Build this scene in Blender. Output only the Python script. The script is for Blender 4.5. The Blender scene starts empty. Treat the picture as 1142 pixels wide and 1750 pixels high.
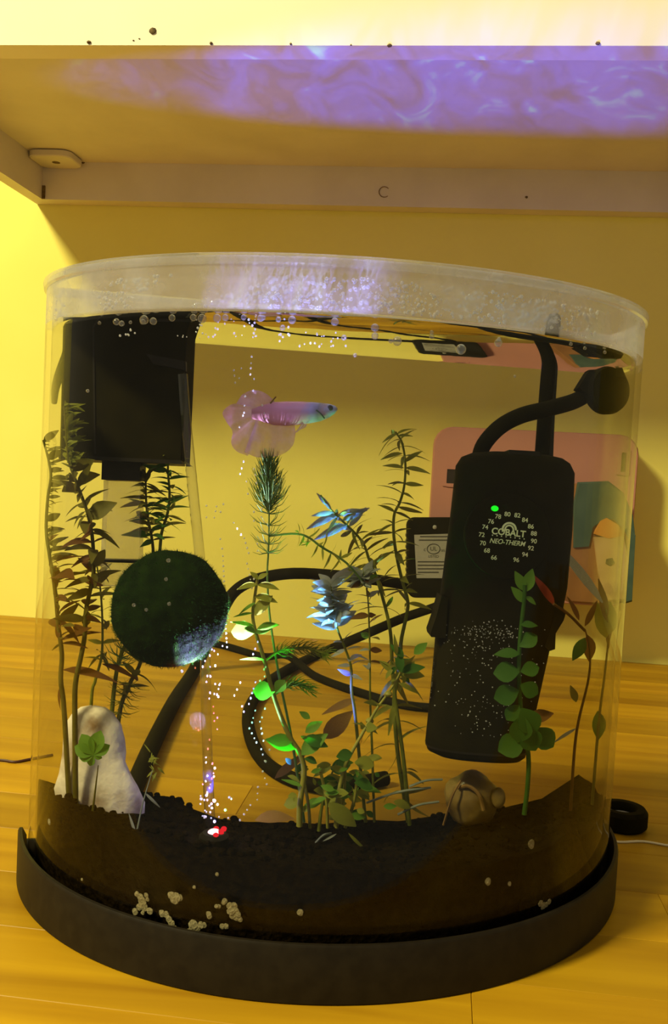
import bpy, math, random
from mathutils import Vector, Matrix, noise
random.seed(7)
SC = bpy.context.scene
COL = SC.collection

# ------------------------------------------------------------------ camera
F_PX, CAM_H = 1600.0, 0.184407
PITCH, ROLL, YAW = 0.057735, 0.052043, 0.115036
cyw, syw = math.cos(YAW), math.sin(YAW)
FWD = Vector((-syw*math.cos(PITCH), cyw*math.cos(PITCH), -math.sin(PITCH)))
_r0 = Vector((cyw, syw, 0)); _u0 = _r0.cross(FWD)
RGT = _r0*math.cos(ROLL) + _u0*math.sin(ROLL)
UPV = -_r0*math.sin(ROLL) + _u0*math.cos(ROLL)
EYE = Vector((0, 0, CAM_H))
cam = bpy.data.cameras.new('camera')
cam.sensor_fit = 'VERTICAL'; cam.sensor_height = 36.0; cam.sensor_width = 36.0
cam.lens = 36.0*F_PX/1750.0; cam.clip_start = 0.01
camo = bpy.data.objects.new('camera', cam); COL.objects.link(camo)
camo.matrix_world = Matrix(((RGT.x, UPV.x, -FWD.x, EYE.x), (RGT.y, UPV.y, -FWD.y, EYE.y),
                            (RGT.z, UPV.z, -FWD.z, EYE.z), (0, 0, 0, 1)))
SC.camera = camo

# ------------------------------------------------------------------ world, lamp, exposure
SC.view_settings.view_transform = 'Standard'; SC.view_settings.look = 'None'
SC.view_settings.gamma = 1.0; SC.view_settings.use_curve_mapping = False
SC.view_settings.exposure = 0.0
w = bpy.data.worlds.new('room_glow'); SC.world = w; w.use_nodes = True
w.node_tree.nodes['Background'].inputs[0].default_value = (1.0, 0.88, 0.56, 1)
w.node_tree.nodes['Background'].inputs[1].default_value = 0.29
SC.cycles.transparent_max_bounces = 32
SC.cycles.max_bounces = 10
SC.cycles.sample_clamp_indirect = 4.0
ld = bpy.data.lights.new('ceiling_lamp_light', 'AREA'); ld.shape = 'DISK'; ld.size = 0.30
ld.energy = 50.0; ld.color = (1.0, 0.89, 0.45)
lo = bpy.data.objects.new('ceiling_lamp_light', ld); COL.objects.link(lo)
lo.location = (-1.08, -0.50, 1.42)
lo.rotation_euler = (Vector((-0.05, 0.75, 0.15)) - lo.location).to_track_quat('-Z', 'Y').to_euler()

# ------------------------------------------------------------------ measuring helpers (tank frame, world planes)
TX, TYC, TYAW = -0.046395, 0.422186, 0.323586
TA, TD, TH = 0.1314, 0.1161, 0.2501          # half width, bow depth, height
BASE_H, WATER_Z = 0.0208, 0.2310
TC, TS = math.cos(TYAW), math.sin(TYAW)
TN = Vector((-TS, TC, 0))
WALL_Y = 0.9365
def tw(x, y, z): return Vector((TX + TC*x - TS*y, TYC + TS*x + TC*y, z))     # tank frame -> world
def tl(P):
    qx, qy = P.x-TX, P.y-TYC
    return Vector((TC*qx + TS*qy, -TS*qx + TC*qy, P.z))
def ray(px, py): return FWD + RGT*((px-571)/F_PX) + UPV*((875-py)/F_PX)
def at(px, py, d):                        # point seen there, d behind the tank's middle plane
    r = ray(px, py); t = (d - (EYE - Vector((TX, TYC, 0))).dot(TN))/r.dot(TN)
    return EYE + r*t
def aw(px, py, y): r = ray(px, py); return EYE + r*(y/r.y)
def az(px, py, z=0.0): r = ray(px, py); return EYE + r*((z-CAM_H)/r.z)
def on_glass(px, py, e=0.0):
    lo_, hi_ = -0.13, -0.01
    f = lambda d: (lambda L: (L.x/(TA+e))**2 + (L.y/(TD+e))**2 - 1)(tl(at(px, py, d)))
    d = lo_
    while d < hi_ and f(d) > 0: d += 0.0004
    P = at(px, py, d); L = tl(P)
    n = Vector((L.x/(TA+e)**2, L.y/(TD+e)**2, 0)).normalized()
    return P, Vector((TC*n.x - TS*n.y, TS*n.x + TC*n.y, 0))
class Fr:                                 # a frame square to the view at one point: pixel offsets -> metres
    def __init__(s, px, py, d=None, P=None):
        s.px, s.py = px, py; s.P = P if P is not None else at(px, py, d)
        s.s = (s.P-EYE).dot(FWD)/F_PX
    def q(s, px, py, w=0.0): return s.P + RGT*((px-s.px)*s.s) - UPV*((py-s.py)*s.s) + FWD*w

# ------------------------------------------------------------------ materials
def mat(name): 
    m = bpy.data.materials.new(name); m.use_nodes = True; m.node_tree.nodes.clear(); return m
def nd(m, t, **kw):
    n = m.node_tree.nodes.new(t)
    for k, v in kw.items(): setattr(n, k, v)
    return n
def lk(m, a, b): m.node_tree.links.new(a, b)
def out(m, sh):
    o = nd(m, 'ShaderNodeOutputMaterial'); lk(m, sh, o.inputs['Surface']); return o
def ramp_noise(m, c1, c2, scale, detail=4, lo=0.35, hi=0.65, coord='Object', stretch=None):
    tc = nd(m, 'ShaderNodeTexCoord'); n = nd(m, 'ShaderNodeTexNoise')
    n.inputs['Scale'].default_value = scale; n.inputs['Detail'].default_value = detail
    src = tc.outputs[coord]
    if stretch:
        mp = nd(m, 'ShaderNodeMapping'); mp.inputs['Scale'].default_value = stretch; lk(m, src, mp.inputs[0]); src = mp.outputs[0]
    lk(m, src, n.inputs['Vector'])
    r = nd(m, 'ShaderNodeValToRGB'); r.color_ramp.elements[0].position = lo; r.color_ramp.elements[1].position = hi
    r.color_ramp.elements[0].color = (*c1, 1); r.color_ramp.elements[1].color = (*c2, 1)
    lk(m, n.outputs[0], r.inputs[0]); return r.outputs[0], n.outputs[0]
def plain(name, c1, c2=None, scale=40, rough=0.5, bump=0.0, spec=0.4, trans=0.0, lo=0.35, hi=0.65, metal=0.0):
    m = mat(name); p = nd(m, 'ShaderNodeBsdfPrincipled')
    p.inputs['Roughness'].default_value = rough; p.inputs['Specular IOR Level'].default_value = spec
    p.inputs['Metallic'].default_value = metal
    c, f = ramp_noise(m, c1, c2 or tuple(min(1, v*1.12) for v in c1), scale, lo=lo, hi=hi)
    lk(m, c, p.inputs['Base Color'])
    if bump:
        b = nd(m, 'ShaderNodeBump'); b.inputs['Strength'].default_value = bump; b.inputs['Distance'].default_value = 0.002
        lk(m, f, b.inputs['Height']); lk(m, b.outputs[0], p.inputs['Normal'])
    sh = p.outputs[0]
    if trans:
        t = nd(m, 'ShaderNodeBsdfTranslucent'); lk(m, c, t.inputs[0]); x = nd(m, 'ShaderNodeMixShader')
        x.inputs[0].default_value = trans; lk(m, sh, x.inputs[1]); lk(m, t.outputs[0], x.inputs[2]); sh = x.outputs[0]
    out(m, sh); return m
def schlick(m, f0=0.04, power=5.0):
    lw = nd(m, 'ShaderNodeLayerWeight'); lw.inputs[0].default_value = 0.5
    p = nd(m, 'ShaderNodeMath', operation='POWER'); p.inputs[1].default_value = power; lk(m, lw.outputs['Facing'], p.inputs[0])
    a = nd(m, 'ShaderNodeMath', operation='MULTIPLY_ADD'); a.inputs[1].default_value = 1-f0; a.inputs[2].default_value = f0
    lk(m, p.outputs[0], a.inputs[0]); return a.outputs[0]
def mixs(m, fac, a, b):
    x = nd(m, 'ShaderNodeMixShader')
    if isinstance(fac, float): x.inputs[0].default_value = fac
    else: lk(m, fac, x.inputs[0])
    lk(m, a, x.inputs[1]); lk(m, b, x.inputs[2]); return x.outputs[0]
def clear(name, tint=(1, 1, 1), f0=0.03, haze=0.0, hazecol=(0.8, 0.8, 0.8), rough=0.02, power=5.0, fog=None):
    m = mat(name); t = nd(m, 'ShaderNodeBsdfTransparent'); t.inputs[0].default_value = (*tint, 1)
    g = nd(m, 'ShaderNodeBsdfGlossy'); g.inputs['Roughness'].default_value = rough
    sh = mixs(m, schlick(m, f0, power), t.outputs[0], g.outputs[0])
    if haze or fog:
        d = nd(m, 'ShaderNodeBsdfDiffuse'); d.inputs[0].default_value = (*hazecol, 1)
        tr = nd(m, 'ShaderNodeBsdfTranslucent'); tr.inputs[0].default_value = (*hazecol, 1)
        dd = mixs(m, 0.5, d.outputs[0], tr.outputs[0])
        fac = haze
        if fog:                           # condensation on the dry glass above the water line
            tc = nd(m, 'ShaderNodeNewGeometry'); sp = nd(m, 'ShaderNodeSeparateXYZ'); lk(m, tc.outputs['Position'], sp.inputs[0])
            mr = nd(m, 'ShaderNodeMapRange'); mr.inputs[1].default_value = fog[0]; mr.inputs[2].default_value = fog[0]+0.0006
            mr.inputs[3].default_value = haze; mr.inputs[4].default_value = fog[1]; lk(m, sp.outputs[2], mr.inputs[0])
            n = nd(m, 'ShaderNodeTexNoise'); n.inputs['Scale'].default_value = 60; n.inputs['Detail'].default_value = 5
            lk(m, tc.outputs['Position'], n.inputs['Vector'])
            m2 = nd(m, 'ShaderNodeMapRange'); m2.inputs[1].default_value = .35; m2.inputs[2].default_value = .65
            m2.inputs[3].default_value = .65; m2.inputs[4].default_value = 1.25; lk(m, n.outputs[0], m2.inputs[0])
            mu = nd(m, 'ShaderNodeMath', operation='MULTIPLY'); lk(m, mr.outputs[0], mu.inputs[0]); lk(m, m2.outputs[0], mu.inputs[1])
            fac = mu.outputs[0]
        sh = mixs(m, fac, sh, dd)
    out(m, sh); return m
M = {}
M['wall'] = plain('yellow_wall_paint', (0.84, 0.76, 0.17), (0.88, 0.81, 0.20), 6, 0.7, 0.03, 0.2)
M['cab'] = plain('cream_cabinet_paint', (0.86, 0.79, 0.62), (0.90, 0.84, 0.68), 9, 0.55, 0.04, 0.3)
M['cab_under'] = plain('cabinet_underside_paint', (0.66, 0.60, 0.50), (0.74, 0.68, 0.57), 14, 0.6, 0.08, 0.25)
M['cab_dark'] = plain('dark_speck', (0.10, 0.07, 0.03), (0.2, 0.13, 0.05), 300, 0.8)
def wood():
    m = mat('butcher_block_wood'); p = nd(m, 'ShaderNodeBsdfPrincipled'); p.inputs['Roughness'].default_value = 0.38
    p.inputs['Specular IOR Level'].default_value = 0.18
    tc = nd(m, 'ShaderNodeTexCoord'); oi = nd(m, 'ShaderNodeObjectInfo')
    off = nd(m, 'ShaderNodeVectorMath', operation='SCALE'); off.inputs[0].default_value = (31, 17, 5); lk(m, oi.outputs['Random'], off.inputs['Scale'])
    ad = nd(m, 'ShaderNodeVectorMath', operation='ADD'); lk(m, tc.outputs['Object'], ad.inputs[0]); lk(m, off.outputs[0], ad.inputs[1])
    mp = nd(m, 'ShaderNodeMapping'); mp.inputs['Scale'].default_value = (5, 55, 55); lk(m, ad.outputs[0], mp.inputs[0])
    n = nd(m, 'ShaderNodeTexNoise'); n.inputs['Scale'].default_value = 1.0; n.inputs['Detail'].default_value = 6; n.inputs['Distortion'].default_value = 0.4
    lk(m, mp.outputs[0], n.inputs['Vector'])
    r = nd(m, 'ShaderNodeValToRGB'); e = r.color_ramp.elements
    e[0].position = .3; e[0].color = (0.36, 0.178, 0.006, 1); e[1].position = .7; e[1].color = (0.56, 0.318, 0.011, 1)
    lk(m, n.outputs[0], r.inputs[0])
    hs = nd(m, 'ShaderNodeHueSaturation'); lk(m, r.outputs[0], hs.inputs['Color'])
    mr = nd(m, 'ShaderNodeMapRange'); mr.inputs[3].default_value = 0.78; mr.inputs[4].default_value = 1.08; lk(m, oi.outputs['Random'], mr.inputs[0])
    lk(m, mr.outputs[0], hs.inputs['Value']); lk(m, hs.outputs[0], p.inputs['Base Color'])
    b = nd(m, 'ShaderNodeBump'); b.inputs['Strength'].default_value = .08; b.inputs['Distance'].default_value = .001
    lk(m, n.outputs[0], b.inputs['Height']); lk(m, b.outputs[0], p.inputs['Normal'])
    out(m, p.outputs[0]); return m
M['wood'] = wood()
M['glass'] = clear('tank_acrylic', (0.940, 0.938, 0.930), 0.014, 0.0, (0.74, 0.73, 0.80), 0.006, 6.0, fog=(WATER_Z+0.0008, 0.30))
M['rim'] = clear('rim_acrylic', (0.96, 0.96, 0.97), 0.10, 0.12, (0.85, 0.82, 0.82), 0.10, 3.0)
M['black'] = plain('black_plastic', (0.010, 0.007, 0.004), (0.015, 0.011, 0.006), 200, 0.5, 0.0, 0.2)
M['blackmatte'] = plain('black_matte_plastic', (0.010, 0.008, 0.002), (0.015, 0.012, 0.003), 90, 0.7, 0.0, 0.03)
M['rubber'] = plain('black_rubber', (0.010, 0.008, 0.002), (0.014, 0.011, 0.003), 150, 0.7, 0.0, 0.03)
M['soil'] = plain('dark_planting_soil', (0.004, 0.0026, 0.001), (0.011, 0.007, 0.0025), 420, 0.95, 0.9, 0.0)
M['rock'] = plain('pale_stone', (0.26, 0.16, 0.08), (0.78, 0.69, 0.54), 75, 0.85, 0.9, 0.2, lo=.30, hi=.52)
M['moss'] = plain('dark_moss', (0.003, 0.009, 0.001), (0.008, 0.020, 0.002), 180, 0.95, 0.8, 0.05)
M['mossfuzz'] = plain('moss_fuzz', (0.012, 0.045, 0.006), (0.02, 0.07, 0.010), 90, 0.9, 0, 0.05, trans=0.4)
M['salmon'] = plain('salmon_plastic', (0.44, 0.19, 0.145), (0.48, 0.21, 0.16), 12, 0.5, 0, 0.4)
M['slot'] = plain('dark_slot', (0.02, 0.012, 0.008), None, 50, 0.8)
M['label'] = plain('grey_paper_label', (0.28, 0.27, 0.22), (0.33, 0.31, 0.26), 30, 0.7)
M['ink'] = plain('black_ink', (0.05, 0.045, 0.035), None, 50, 0.8)
M['print'] = plain('pale_print', (0.92, 0.96, 0.66), (0.95, 0.98, 0.70), 50, 0.6)
M['tubeclear'] = clear('clear_hose', (0.93, 0.92, 0.88), 0.07, 0.008, (0.8, 0.76, 0.68), 0.1, 2.0)
M['intake'] = clear('milky_plastic', (0.96, 0.95, 0.90), 0.05, 0.26, (0.90, 0.86, 0.80), 0.2, 3.0)
M['bubble'] = clear('air_bubble', (1, 1, 1), 0.18, 0.55, (0.97, 0.97, 0.97), 0.06, 2.0)
M['drop'] = clear('water_drop', (0.90, 0.90, 0.92), 0.10, 0.07, (0.95, 0.95, 0.98), 0.05, 1.6)
M['dew'] = clear('dew', (0.92, 0.92, 0.95), 0.18, 0.28, (0.95, 0.95, 1.0), 0.05, 2.0)
M['deposit'] = plain('chalky_deposit', (0.16, 0.135, 0.065), (0.27, 0.23, 0.12), 1200, 0.9, 0.4)
M['amber'] = plain('amber_shell', (0.22, 0.13, 0.03), (0.40, 0.27, 0.09), 70, 0.3, 0.2, 0.5, trans=0.35)
M['deadleaf'] = plain('brown_dead_leaf', (0.16, 0.08, 0.02), (0.34, 0.19, 0.06), 120, 0.8, 0.2, 0.2, trans=0.3)
M['teal'] = plain('teal_fabric', (0.035, 0.07, 0.05), (0.06, 0.10, 0.07), 40, 0.7)
M['orange'] = plain('orange_print', (0.55, 0.20, 0.02), (0.60, 0.26, 0.04), 40, 0.7)
M['cream'] = plain('cream_print', (0.42, 0.26, 0.09), (0.52, 0.34, 0.14), 40, 0.7)
M['brownpr'] = plain('brown_print', (0.22, 0.09, 0.02), (0.30, 0.13, 0.03), 40, 0.7)
M['wire'] = plain('brown_wire', (0.06, 0.02, 0.01), None, 50, 0.5)
M['thread'] = plain('white_thread', (0.75, 0.66, 0.45), None, 50, 0.7)
M['fishbody'] = None
def leafm(name, a, b, tr=0.5): return plain(name, a, b, 130, 0.55, 0.0, 0.2, trans=tr)
M['lf_olive'] = leafm('olive_leaf', (0.22, 0.24, 0.026), (0.34, 0.35, 0.045))
M['lf_dark'] = leafm('dark_olive_leaf', (0.14, 0.125, 0.016), (0.22, 0.195, 0.03))
M['lf_brown'] = leafm('brown_leaf', (0.14, 0.060, 0.012), (0.22, 0.10, 0.02))
M['lf_green'] = leafm('fresh_green_leaf', (0.11, 0.26, 0.02), (0.18, 0.36, 0.04))
M['lf_deep'] = leafm('deep_green_leaf', (0.045, 0.13, 0.014), (0.07, 0.18, 0.024))
M['lf_red'] = leafm('red_leaf', (0.28, 0.030, 0.010), (0.40, 0.055, 0.018))
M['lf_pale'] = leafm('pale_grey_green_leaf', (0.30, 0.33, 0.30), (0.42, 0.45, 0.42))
M['needle'] = leafm('needle_green', (0.17, 0.30, 0.07), (0.26, 0.40, 0.12))
M['st_yel'] = plain('yellow_green_stem', (0.20, 0.19, 0.025), (0.28, 0.25, 0.04), 200, 0.5, 0, 0.3)
def emis(name, col, s):
    m = mat(name); e = nd(m, 'ShaderNodeEmission'); e.inputs[0].default_value = (*col, 1); e.inputs[1].default_value = s; out(m, e.outputs[0]); return m
M['led_green'] = emis('green_indicator_light', (0.01, 1.0, 0.02), 1.1)
M['led_lens'] = emis('led_lens_glow', (1.0, 0.62, 0.66), 2.5)
M['led_red'] = emis('led_red_glow', (1.0, 0.02, 0.03), 0.9)
M['led_blue'] = emis('led_blue_glow', (0.02, 0.01, 1.0), 0.8)

# ------------------------------------------------------------------ mesh builder
ORG = {}
def tag(o, label=None, cat=None, group=None, kind=None):
    for k, v in (('label', label), ('category', cat), ('group', group), ('kind', kind)):
        if v: o[k] = v
    return o
def thing(name, loc, label, cat, group=None, kind=None):
    o = bpy.data.objects.new(name, None); o.empty_display_size = .01; COL.objects.link(o)
    o.location = loc; ORG[o.name] = Vector(loc); return tag(o, label, cat, group, kind)
class MB:
    def __init__(s): s.v, s.f = [], []
    def add(s, vs, fs):
        n = len(s.v); s.v += [Vector(p) for p in vs]; s.f += [tuple(i+n for i in f) for f in fs]; return s
    def box(s, a, b):
        (x0, y0, z0), (x1, y1, z1) = a, b
        return s.add([(x0,y0,z0),(x1,y0,z0),(x1,y1,z0),(x0,y1,z0),(x0,y0,z1),(x1,y0,z1),(x1,y1,z1),(x0,y1,z1)],
                     [(0,3,2,1),(4,5,6,7),(0,1,5,4),(1,2,6,5),(2,3,7,6),(3,0,4,7)])
    def loft(s, rings, cap0=True, cap1=True, closed=True):
        n = len(rings[0]); vs = [p for r in rings for p in r]; fs = []
        for k in range(len(rings)-1):
            for i in range(n if closed else n-1):
                j = (i+1) % n; fs.append((k*n+i, k*n+j, (k+1)*n+j, (k+1)*n+i))
        if cap0: fs.append(tuple(reversed(range(n))))
        if cap1: fs.append(tuple((len(rings)-1)*n+i for i in range(n)))
        return s.add(vs, fs)
    def tube(s, pts, r, sides=8, caps=True):
        pts = [Vector(p) for p in pts]; rr = r if isinstance(r, (list, tuple)) else [r]*len(pts)
        rings = []; up = None
        for i, p in enumerate(pts):
            t = (pts[min(i+1, len(pts)-1)]-pts[max(i-1, 0)]).normalized()
            if up is None: up = t.orthogonal().normalized()
            up = (up - t*up.dot(t)); up = up.normalized() if up.length > 1e-6 else t.orthogonal().normalized()
            sd = t.cross(up)
            rings.append([p + (up*math.cos(2*math.pi*k/sides)+sd*math.sin(2*math.pi*k/sides))*rr[i] for k in range(sides)])
        return s.loft(rings, caps, caps)
    def ball(s, c, rx, ry=None, rz=None, seg=12, ring=8, fn=None, axes=None):
        ry = ry or rx; rz = rz or rx; c = Vector(c); ax = axes or (Vector((1,0,0)), Vector((0,1,0)), Vector((0,0,1)))
        vs = []; fs = []
        def P(u, v):
            n = Vector((math.cos(u)*math.sin(v), math.sin(u)*math.sin(v), math.cos(v))); k = fn(n) if fn else 1
            return c + ax[0]*(n.x*rx*k) + ax[1]*(n.y*ry*k) + ax[2]*(n.z*rz*k)
        vs.append(P(0, 0))
        for j in range(1, ring):
            for i in range(seg): vs.append(P(2*math.pi*i/seg, math.pi*j/ring))
        vs.append(P(0, math.pi)); L = len(vs)-1
        for i in range(seg):
            fs.append((0, 1+i, 1+(i+1) % seg)); b = 1+(ring-2)*seg; fs.append((L, b+(i+1) % seg, b+i))
        for j in range(ring-2):
            for i in range(seg):
                a = 1+j*seg+i; b = 1+j*seg+(i+1) % seg; fs.append((a, a+seg, b+seg, b))
        return s.add(vs, fs)
    def prism(s, front, back):           # two equal outlines, caps and sides
        n = len(front); return s.loft([front, back], True, True)
    def sheet(s, rows):                  # open grid of points
        n = len(rows[0]); vs = [p for r in rows for p in r]
        return s.add(vs, [(k*n+i, k*n+i+1, (k+1)*n+i+1, (k+1)*n+i) for k in range(len(rows)-1) for i in range(n-1)])
    def mesh(s, name, m, org=Vector((0,0,0)), smooth=None):
        me = bpy.data.meshes.new(name); me.from_pydata([tuple(p-org) for p in s.v], [], s.f)
        me.validate(); me.update()
        if smooth is not None:
            import bmesh
            bm = bmesh.new(); bm.from_mesh(me); bmesh.ops.recalc_face_normals(bm, faces=bm.faces[:])
            for e in bm.edges: e.smooth = not (len(e.link_faces) == 2 and e.calc_face_angle(0) > math.radians(smooth))
            for f in bm.faces: f.smooth = True
            bm.to_mesh(me); bm.free()
        me.materials.append(m); return me
    def build(s, name, m, parent=None, loc=None, smooth=35):
        if parent: org = ORG[parent.name]
        else: org = Vector(loc) if loc is not None else sum(s.v, Vector())/len(s.v)
        me = s.mesh(name, m, org, smooth); o = bpy.data.objects.new(name, me); COL.objects.link(o)
        if parent: o.parent = parent
        else: o.location = org
        ORG[o.name] = org.copy(); return o
def inst(name, me, parent, M4):          # a piece sharing mesh data, placed by a world matrix
    o = bpy.data.objects.new(name, me); COL.objects.link(o); o.parent = parent
    o.matrix_local = Matrix.Translation(-ORG[parent.name]) @ M4; return o
def smooth_path(pts, n):
    pts = [Vector(p) for p in pts]; P = [2*pts[0]-pts[1]] + pts + [2*pts[-1]-pts[-2]]
    res = []; segs = len(pts)-1
    for k in range(n+1):
        u = k/n*segs; i = min(int(u), segs-1); t = u-i; a, b, c, d = P[i], P[i+1], P[i+2], P[i+3]
        res.append(0.5*((2*b)+(c-a)*t+(2*a-5*b+4*c-d)*t*t+(3*b-a-3*c+d)*t**3))
    return res
def rrect(x0, x1, y0, y1, r, n=5):
    pts = []
    for cx, cy, a0 in ((x1-r, y1-r, 0), (x0+r, y1-r, 90), (x0+r, y0+r, 180), (x1-r, y0+r, 270)):
        for k in range(n+1):
            a = math.radians(a0+90*k/n); pts.append((cx+r*math.cos(a), cy+r*math.sin(a)))
    return pts
def text_part(body, size, m, parent, Mx, name='lettering', shear=0.0, extrude=0.02, bold=0.0, sx=1.0):
    cu = bpy.data.curves.new('t', 'FONT'); cu.body = body; cu.align_x = 'CENTER'; cu.align_y = 'CENTER'
    cu.extrude = extrude; cu.shear = shear; cu.offset = bold
    to = bpy.data.objects.new('t', cu); COL.objects.link(to); bpy.context.view_layer.update()
    me = bpy.data.meshes.new_from_object(to.evaluated_get(bpy.context.evaluated_depsgraph_get()))
    bpy.data.objects.remove(to); me.materials.clear(); me.materials.append(m); me.name = name
    return inst(name, me, parent, Mx @ Matrix.Diagonal((size*sx, size, size, 1)))
def face_matrix(P, R, U, N): return Matrix(((R.x,U.x,N.x,P.x),(R.y,U.y,N.y,P.y),(R.z,U.z,N.z,P.z),(0,0,0,1)))

# ================================================================== THE SETTING
wb = MB().box((-1.6, WALL_Y, -0.9), (1.6, WALL_Y+.1, 1.6)).build('wall_back', M['wall'], loc=(0, WALL_Y, 0), smooth=None)
tag(wb, 'yellow painted kitchen wall behind the fish tank', 'wall', kind='structure')

# countertop: butcher block staves, each one a piece
ct = thing('countertop', (0, .6, 0), 'golden butcher block countertop under the fish tank', 'countertop', kind='structure')
CY0, CY1, SW = 0.245, WALL_Y-0.0005, 0.0432
ny = round((CY1-CY0)/SW); SW = (CY1-CY0)/ny
plank_me = {}
for j in range(ny):
    x = -1.15 - random.random()*.35
    while x < 1.1:
        L = random.choice((0.36, 0.48, 0.60)); g = .00008
        if L not in plank_me:
            b = MB(); z0, z1 = -.038, 0.0; c = .0002
            b.loft([[Vector((sx*(L/2-g-i_), sy*(SW/2-g-i_), z)) for sx, sy in ((-1,-1),(1,-1),(1,1),(-1,1))]
                    for z, i_ in ((z0, 0), (z1-c, 0), (z1, c))])
            plank_me[L] = b.mesh('plank', M['wood'], smooth=20)
        inst('plank', plank_me[L], ct, Matrix.Translation((x+L/2, CY0+SW*(j+.5), -random.random()*.00004)))
        x += L

# upper cabinet
CF = 0.6315; CXL = -0.432
cb = thing('upper_cabinet', (0, CF+.15, .44), 'cream painted upper cabinet whose underside glows violet above the tank', 'cabinet')
MB().box((CXL, CF, .457), (1.3, CF+.022, 1.15)).build('front_panel', M['cab'], cb)
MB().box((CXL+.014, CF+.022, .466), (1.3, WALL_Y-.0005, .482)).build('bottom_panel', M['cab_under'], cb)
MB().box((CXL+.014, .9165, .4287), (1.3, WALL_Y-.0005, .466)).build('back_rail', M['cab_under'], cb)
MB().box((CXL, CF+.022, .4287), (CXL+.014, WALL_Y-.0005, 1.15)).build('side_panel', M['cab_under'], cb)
# rounded corner block with its hole
Pc = Vector((CXL+.0145, .9160, .466))
ol = rrect(0, .043, 0, .040, .010)
blk = MB().loft([[Pc+Vector((x, -y, -.001)) for x, y in reversed(ol)], [Pc+Vector((x, -y, -.006)) for x, y in reversed(ol)],
                 [Pc+Vector((.0012+x*.95, -.0012-y*.95, -.007)) for x, y in reversed(ol)]]).build('corner_block', M['cab_under'], cb)
hl = MB(); hc = Pc+Vector((.022, -.020, -.0072)); hl.loft([[hc+Vector((.004*math.cos(a), -.004*math.sin(a), z)) for a in [k*math.pi/6 for k in range(12)]] for z in (0, .002)]).build('screw_hole', M['cab_dark'], blk)
gap = MB().box((CXL+.0142, .9150, .4290), (CXL+.0172, .9166, .4420)).build('gap', M['cab_dark'], cb)
def speck(px, py, plane, r, name='speck', par=cb, m='cab_dark'):
    P = aw(px, py, plane[1]) if plane[0] == 'y' else az(px, py, plane[1])
    b = MB().ball(P, r, r*random.uniform(.5, 1), r*random.uniform(.5, .9), 8, 5, lambda n: 1+.3*noise.noise(n*3+Vector((px, py, 0))))
    return b.build(name, M[m], par)
for px, py, r in ((152, 72, .0016), (261, 53, .0026), (361, 74, .0011), (497, 75, .0008), (666, 78, .0017), (1022, 74, .0016), (238, 66, .0007), (228, 69, .0007), (600, 77, .0006)):
    speck(px, py, ('y', CF-.0003), r)
speck(143, 278, ('z', .4658), .0022); speck(900, 337, ('y', .9162), .0013)
# curled ring mark on the back rail
cpts = []
for k in range(13):
    a = math.radians(-50 - 270*k/12); cpts.append(aw(657+9*math.cos(a), 328-9*math.sin(a), .9160))
MB().tube(cpts, .00035, 6).build('ring_mark', M['deadleaf'], cb)

# ================================================================== THE TANK
def outline(e=0.0, nf=96, nb=14):
    pts = [(-(TA+e)*math.cos(math.pi*k/nf), -(TD+e)*math.sin(math.pi*k/nf)) for k in range(nf+1)]
    yb = max(e, -.004)*.999 + .004
    pts += [((TA+e)*(1-2*k/nb), yb) for k in range(0, nb+1)]
    return pts
def ring(e, z, zback=None):
    r = []
    for x, y in outline(e):
        r.append(tw(x, y, z if (zback is None or y < -.004) else zback))
    return r
T0 = tw(0, -.05, 0)
tank = thing('aquarium', T0, 'clear bow-front half moon fish tank on a black base', 'fish tank')
E_OUT, E_IN = -0.0012, -0.0038
MB().loft([ring(E_IN, .006), ring(E_IN, TH-.0006), ring(E_OUT, TH-.0006), ring(E_OUT, .004)], False, False).build('tank_wall', M['glass'], tank, smooth=40)
MB().loft([ring(E_OUT-.0001, TH-.0036), ring(-.0002, TH-.0030), ring(.0002, TH-.0008), ring(0, TH), ring(E_IN+.0002, TH), ring(E_IN+.0001, TH-.0032), ring(E_OUT-.0001, TH-.0036)], False, False).build('rim', M['rim'], tank, smooth=40)
zb = .010
base = MB().loft([ring(.0024, .0), ring(.0030, .0006), ring(.0030, BASE_H-.0012, zb-.0012), ring(.0024, BASE_H, zb), ring(.0012, BASE_H, zb), ring(-.0006, BASE_H-.0035, zb-.003), ring(-.0008, .003)], True, True).build('base', M['black'], tank, smooth=40)

# soil
def soil_h(x, y):
    h = .0275 + (.020 if x < 0 else .010)*(x/.12)**2 + (-y-.05)*.25 + (.005*max(0, (x-.09)/.03)**2)
    h += .0035*noise.noise(Vector((x*45, y*45, 3))) + .0022*noise.noise(Vector((x*130, y*130, 7)))
    h += .008*math.exp(-((x+.075)**2+(y+.015)**2)/.0004)
    h -= .006*math.exp(-((x+.052)**2+(y+.06)**2)/.0003)
    return max(h, .012)
def inside(x, y, e): return (x/(TA+e))**2 + (min(y, 0)/(TD+e))**2 < 1 and y < .004+max(e, -.004)-.0002
ES = -.0045
so = MB(); nr, pts = 34, outline(ES)
c0 = (0, -.05); rows = []
for k in range(1, nr+1):
    u = k/nr; rows.append([(c0[0]+(x-c0[0])*u, c0[1]+(y-c0[1])*u) for x, y in pts])
top = [[tw(x, y, soil_h(x, y)) for x, y in r] for r in rows]
so.loft([[tw(x, y, .0045) for x, y in pts]] + top[::-1], True, False)
n = len(pts); c = len(so.v); so.v.append(tw(c0[0], c0[1], soil_h(*c0))); b0 = c-n
so.f += [(b0+i, b0+(i+1) % n, c) for i in range(n)]
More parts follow.
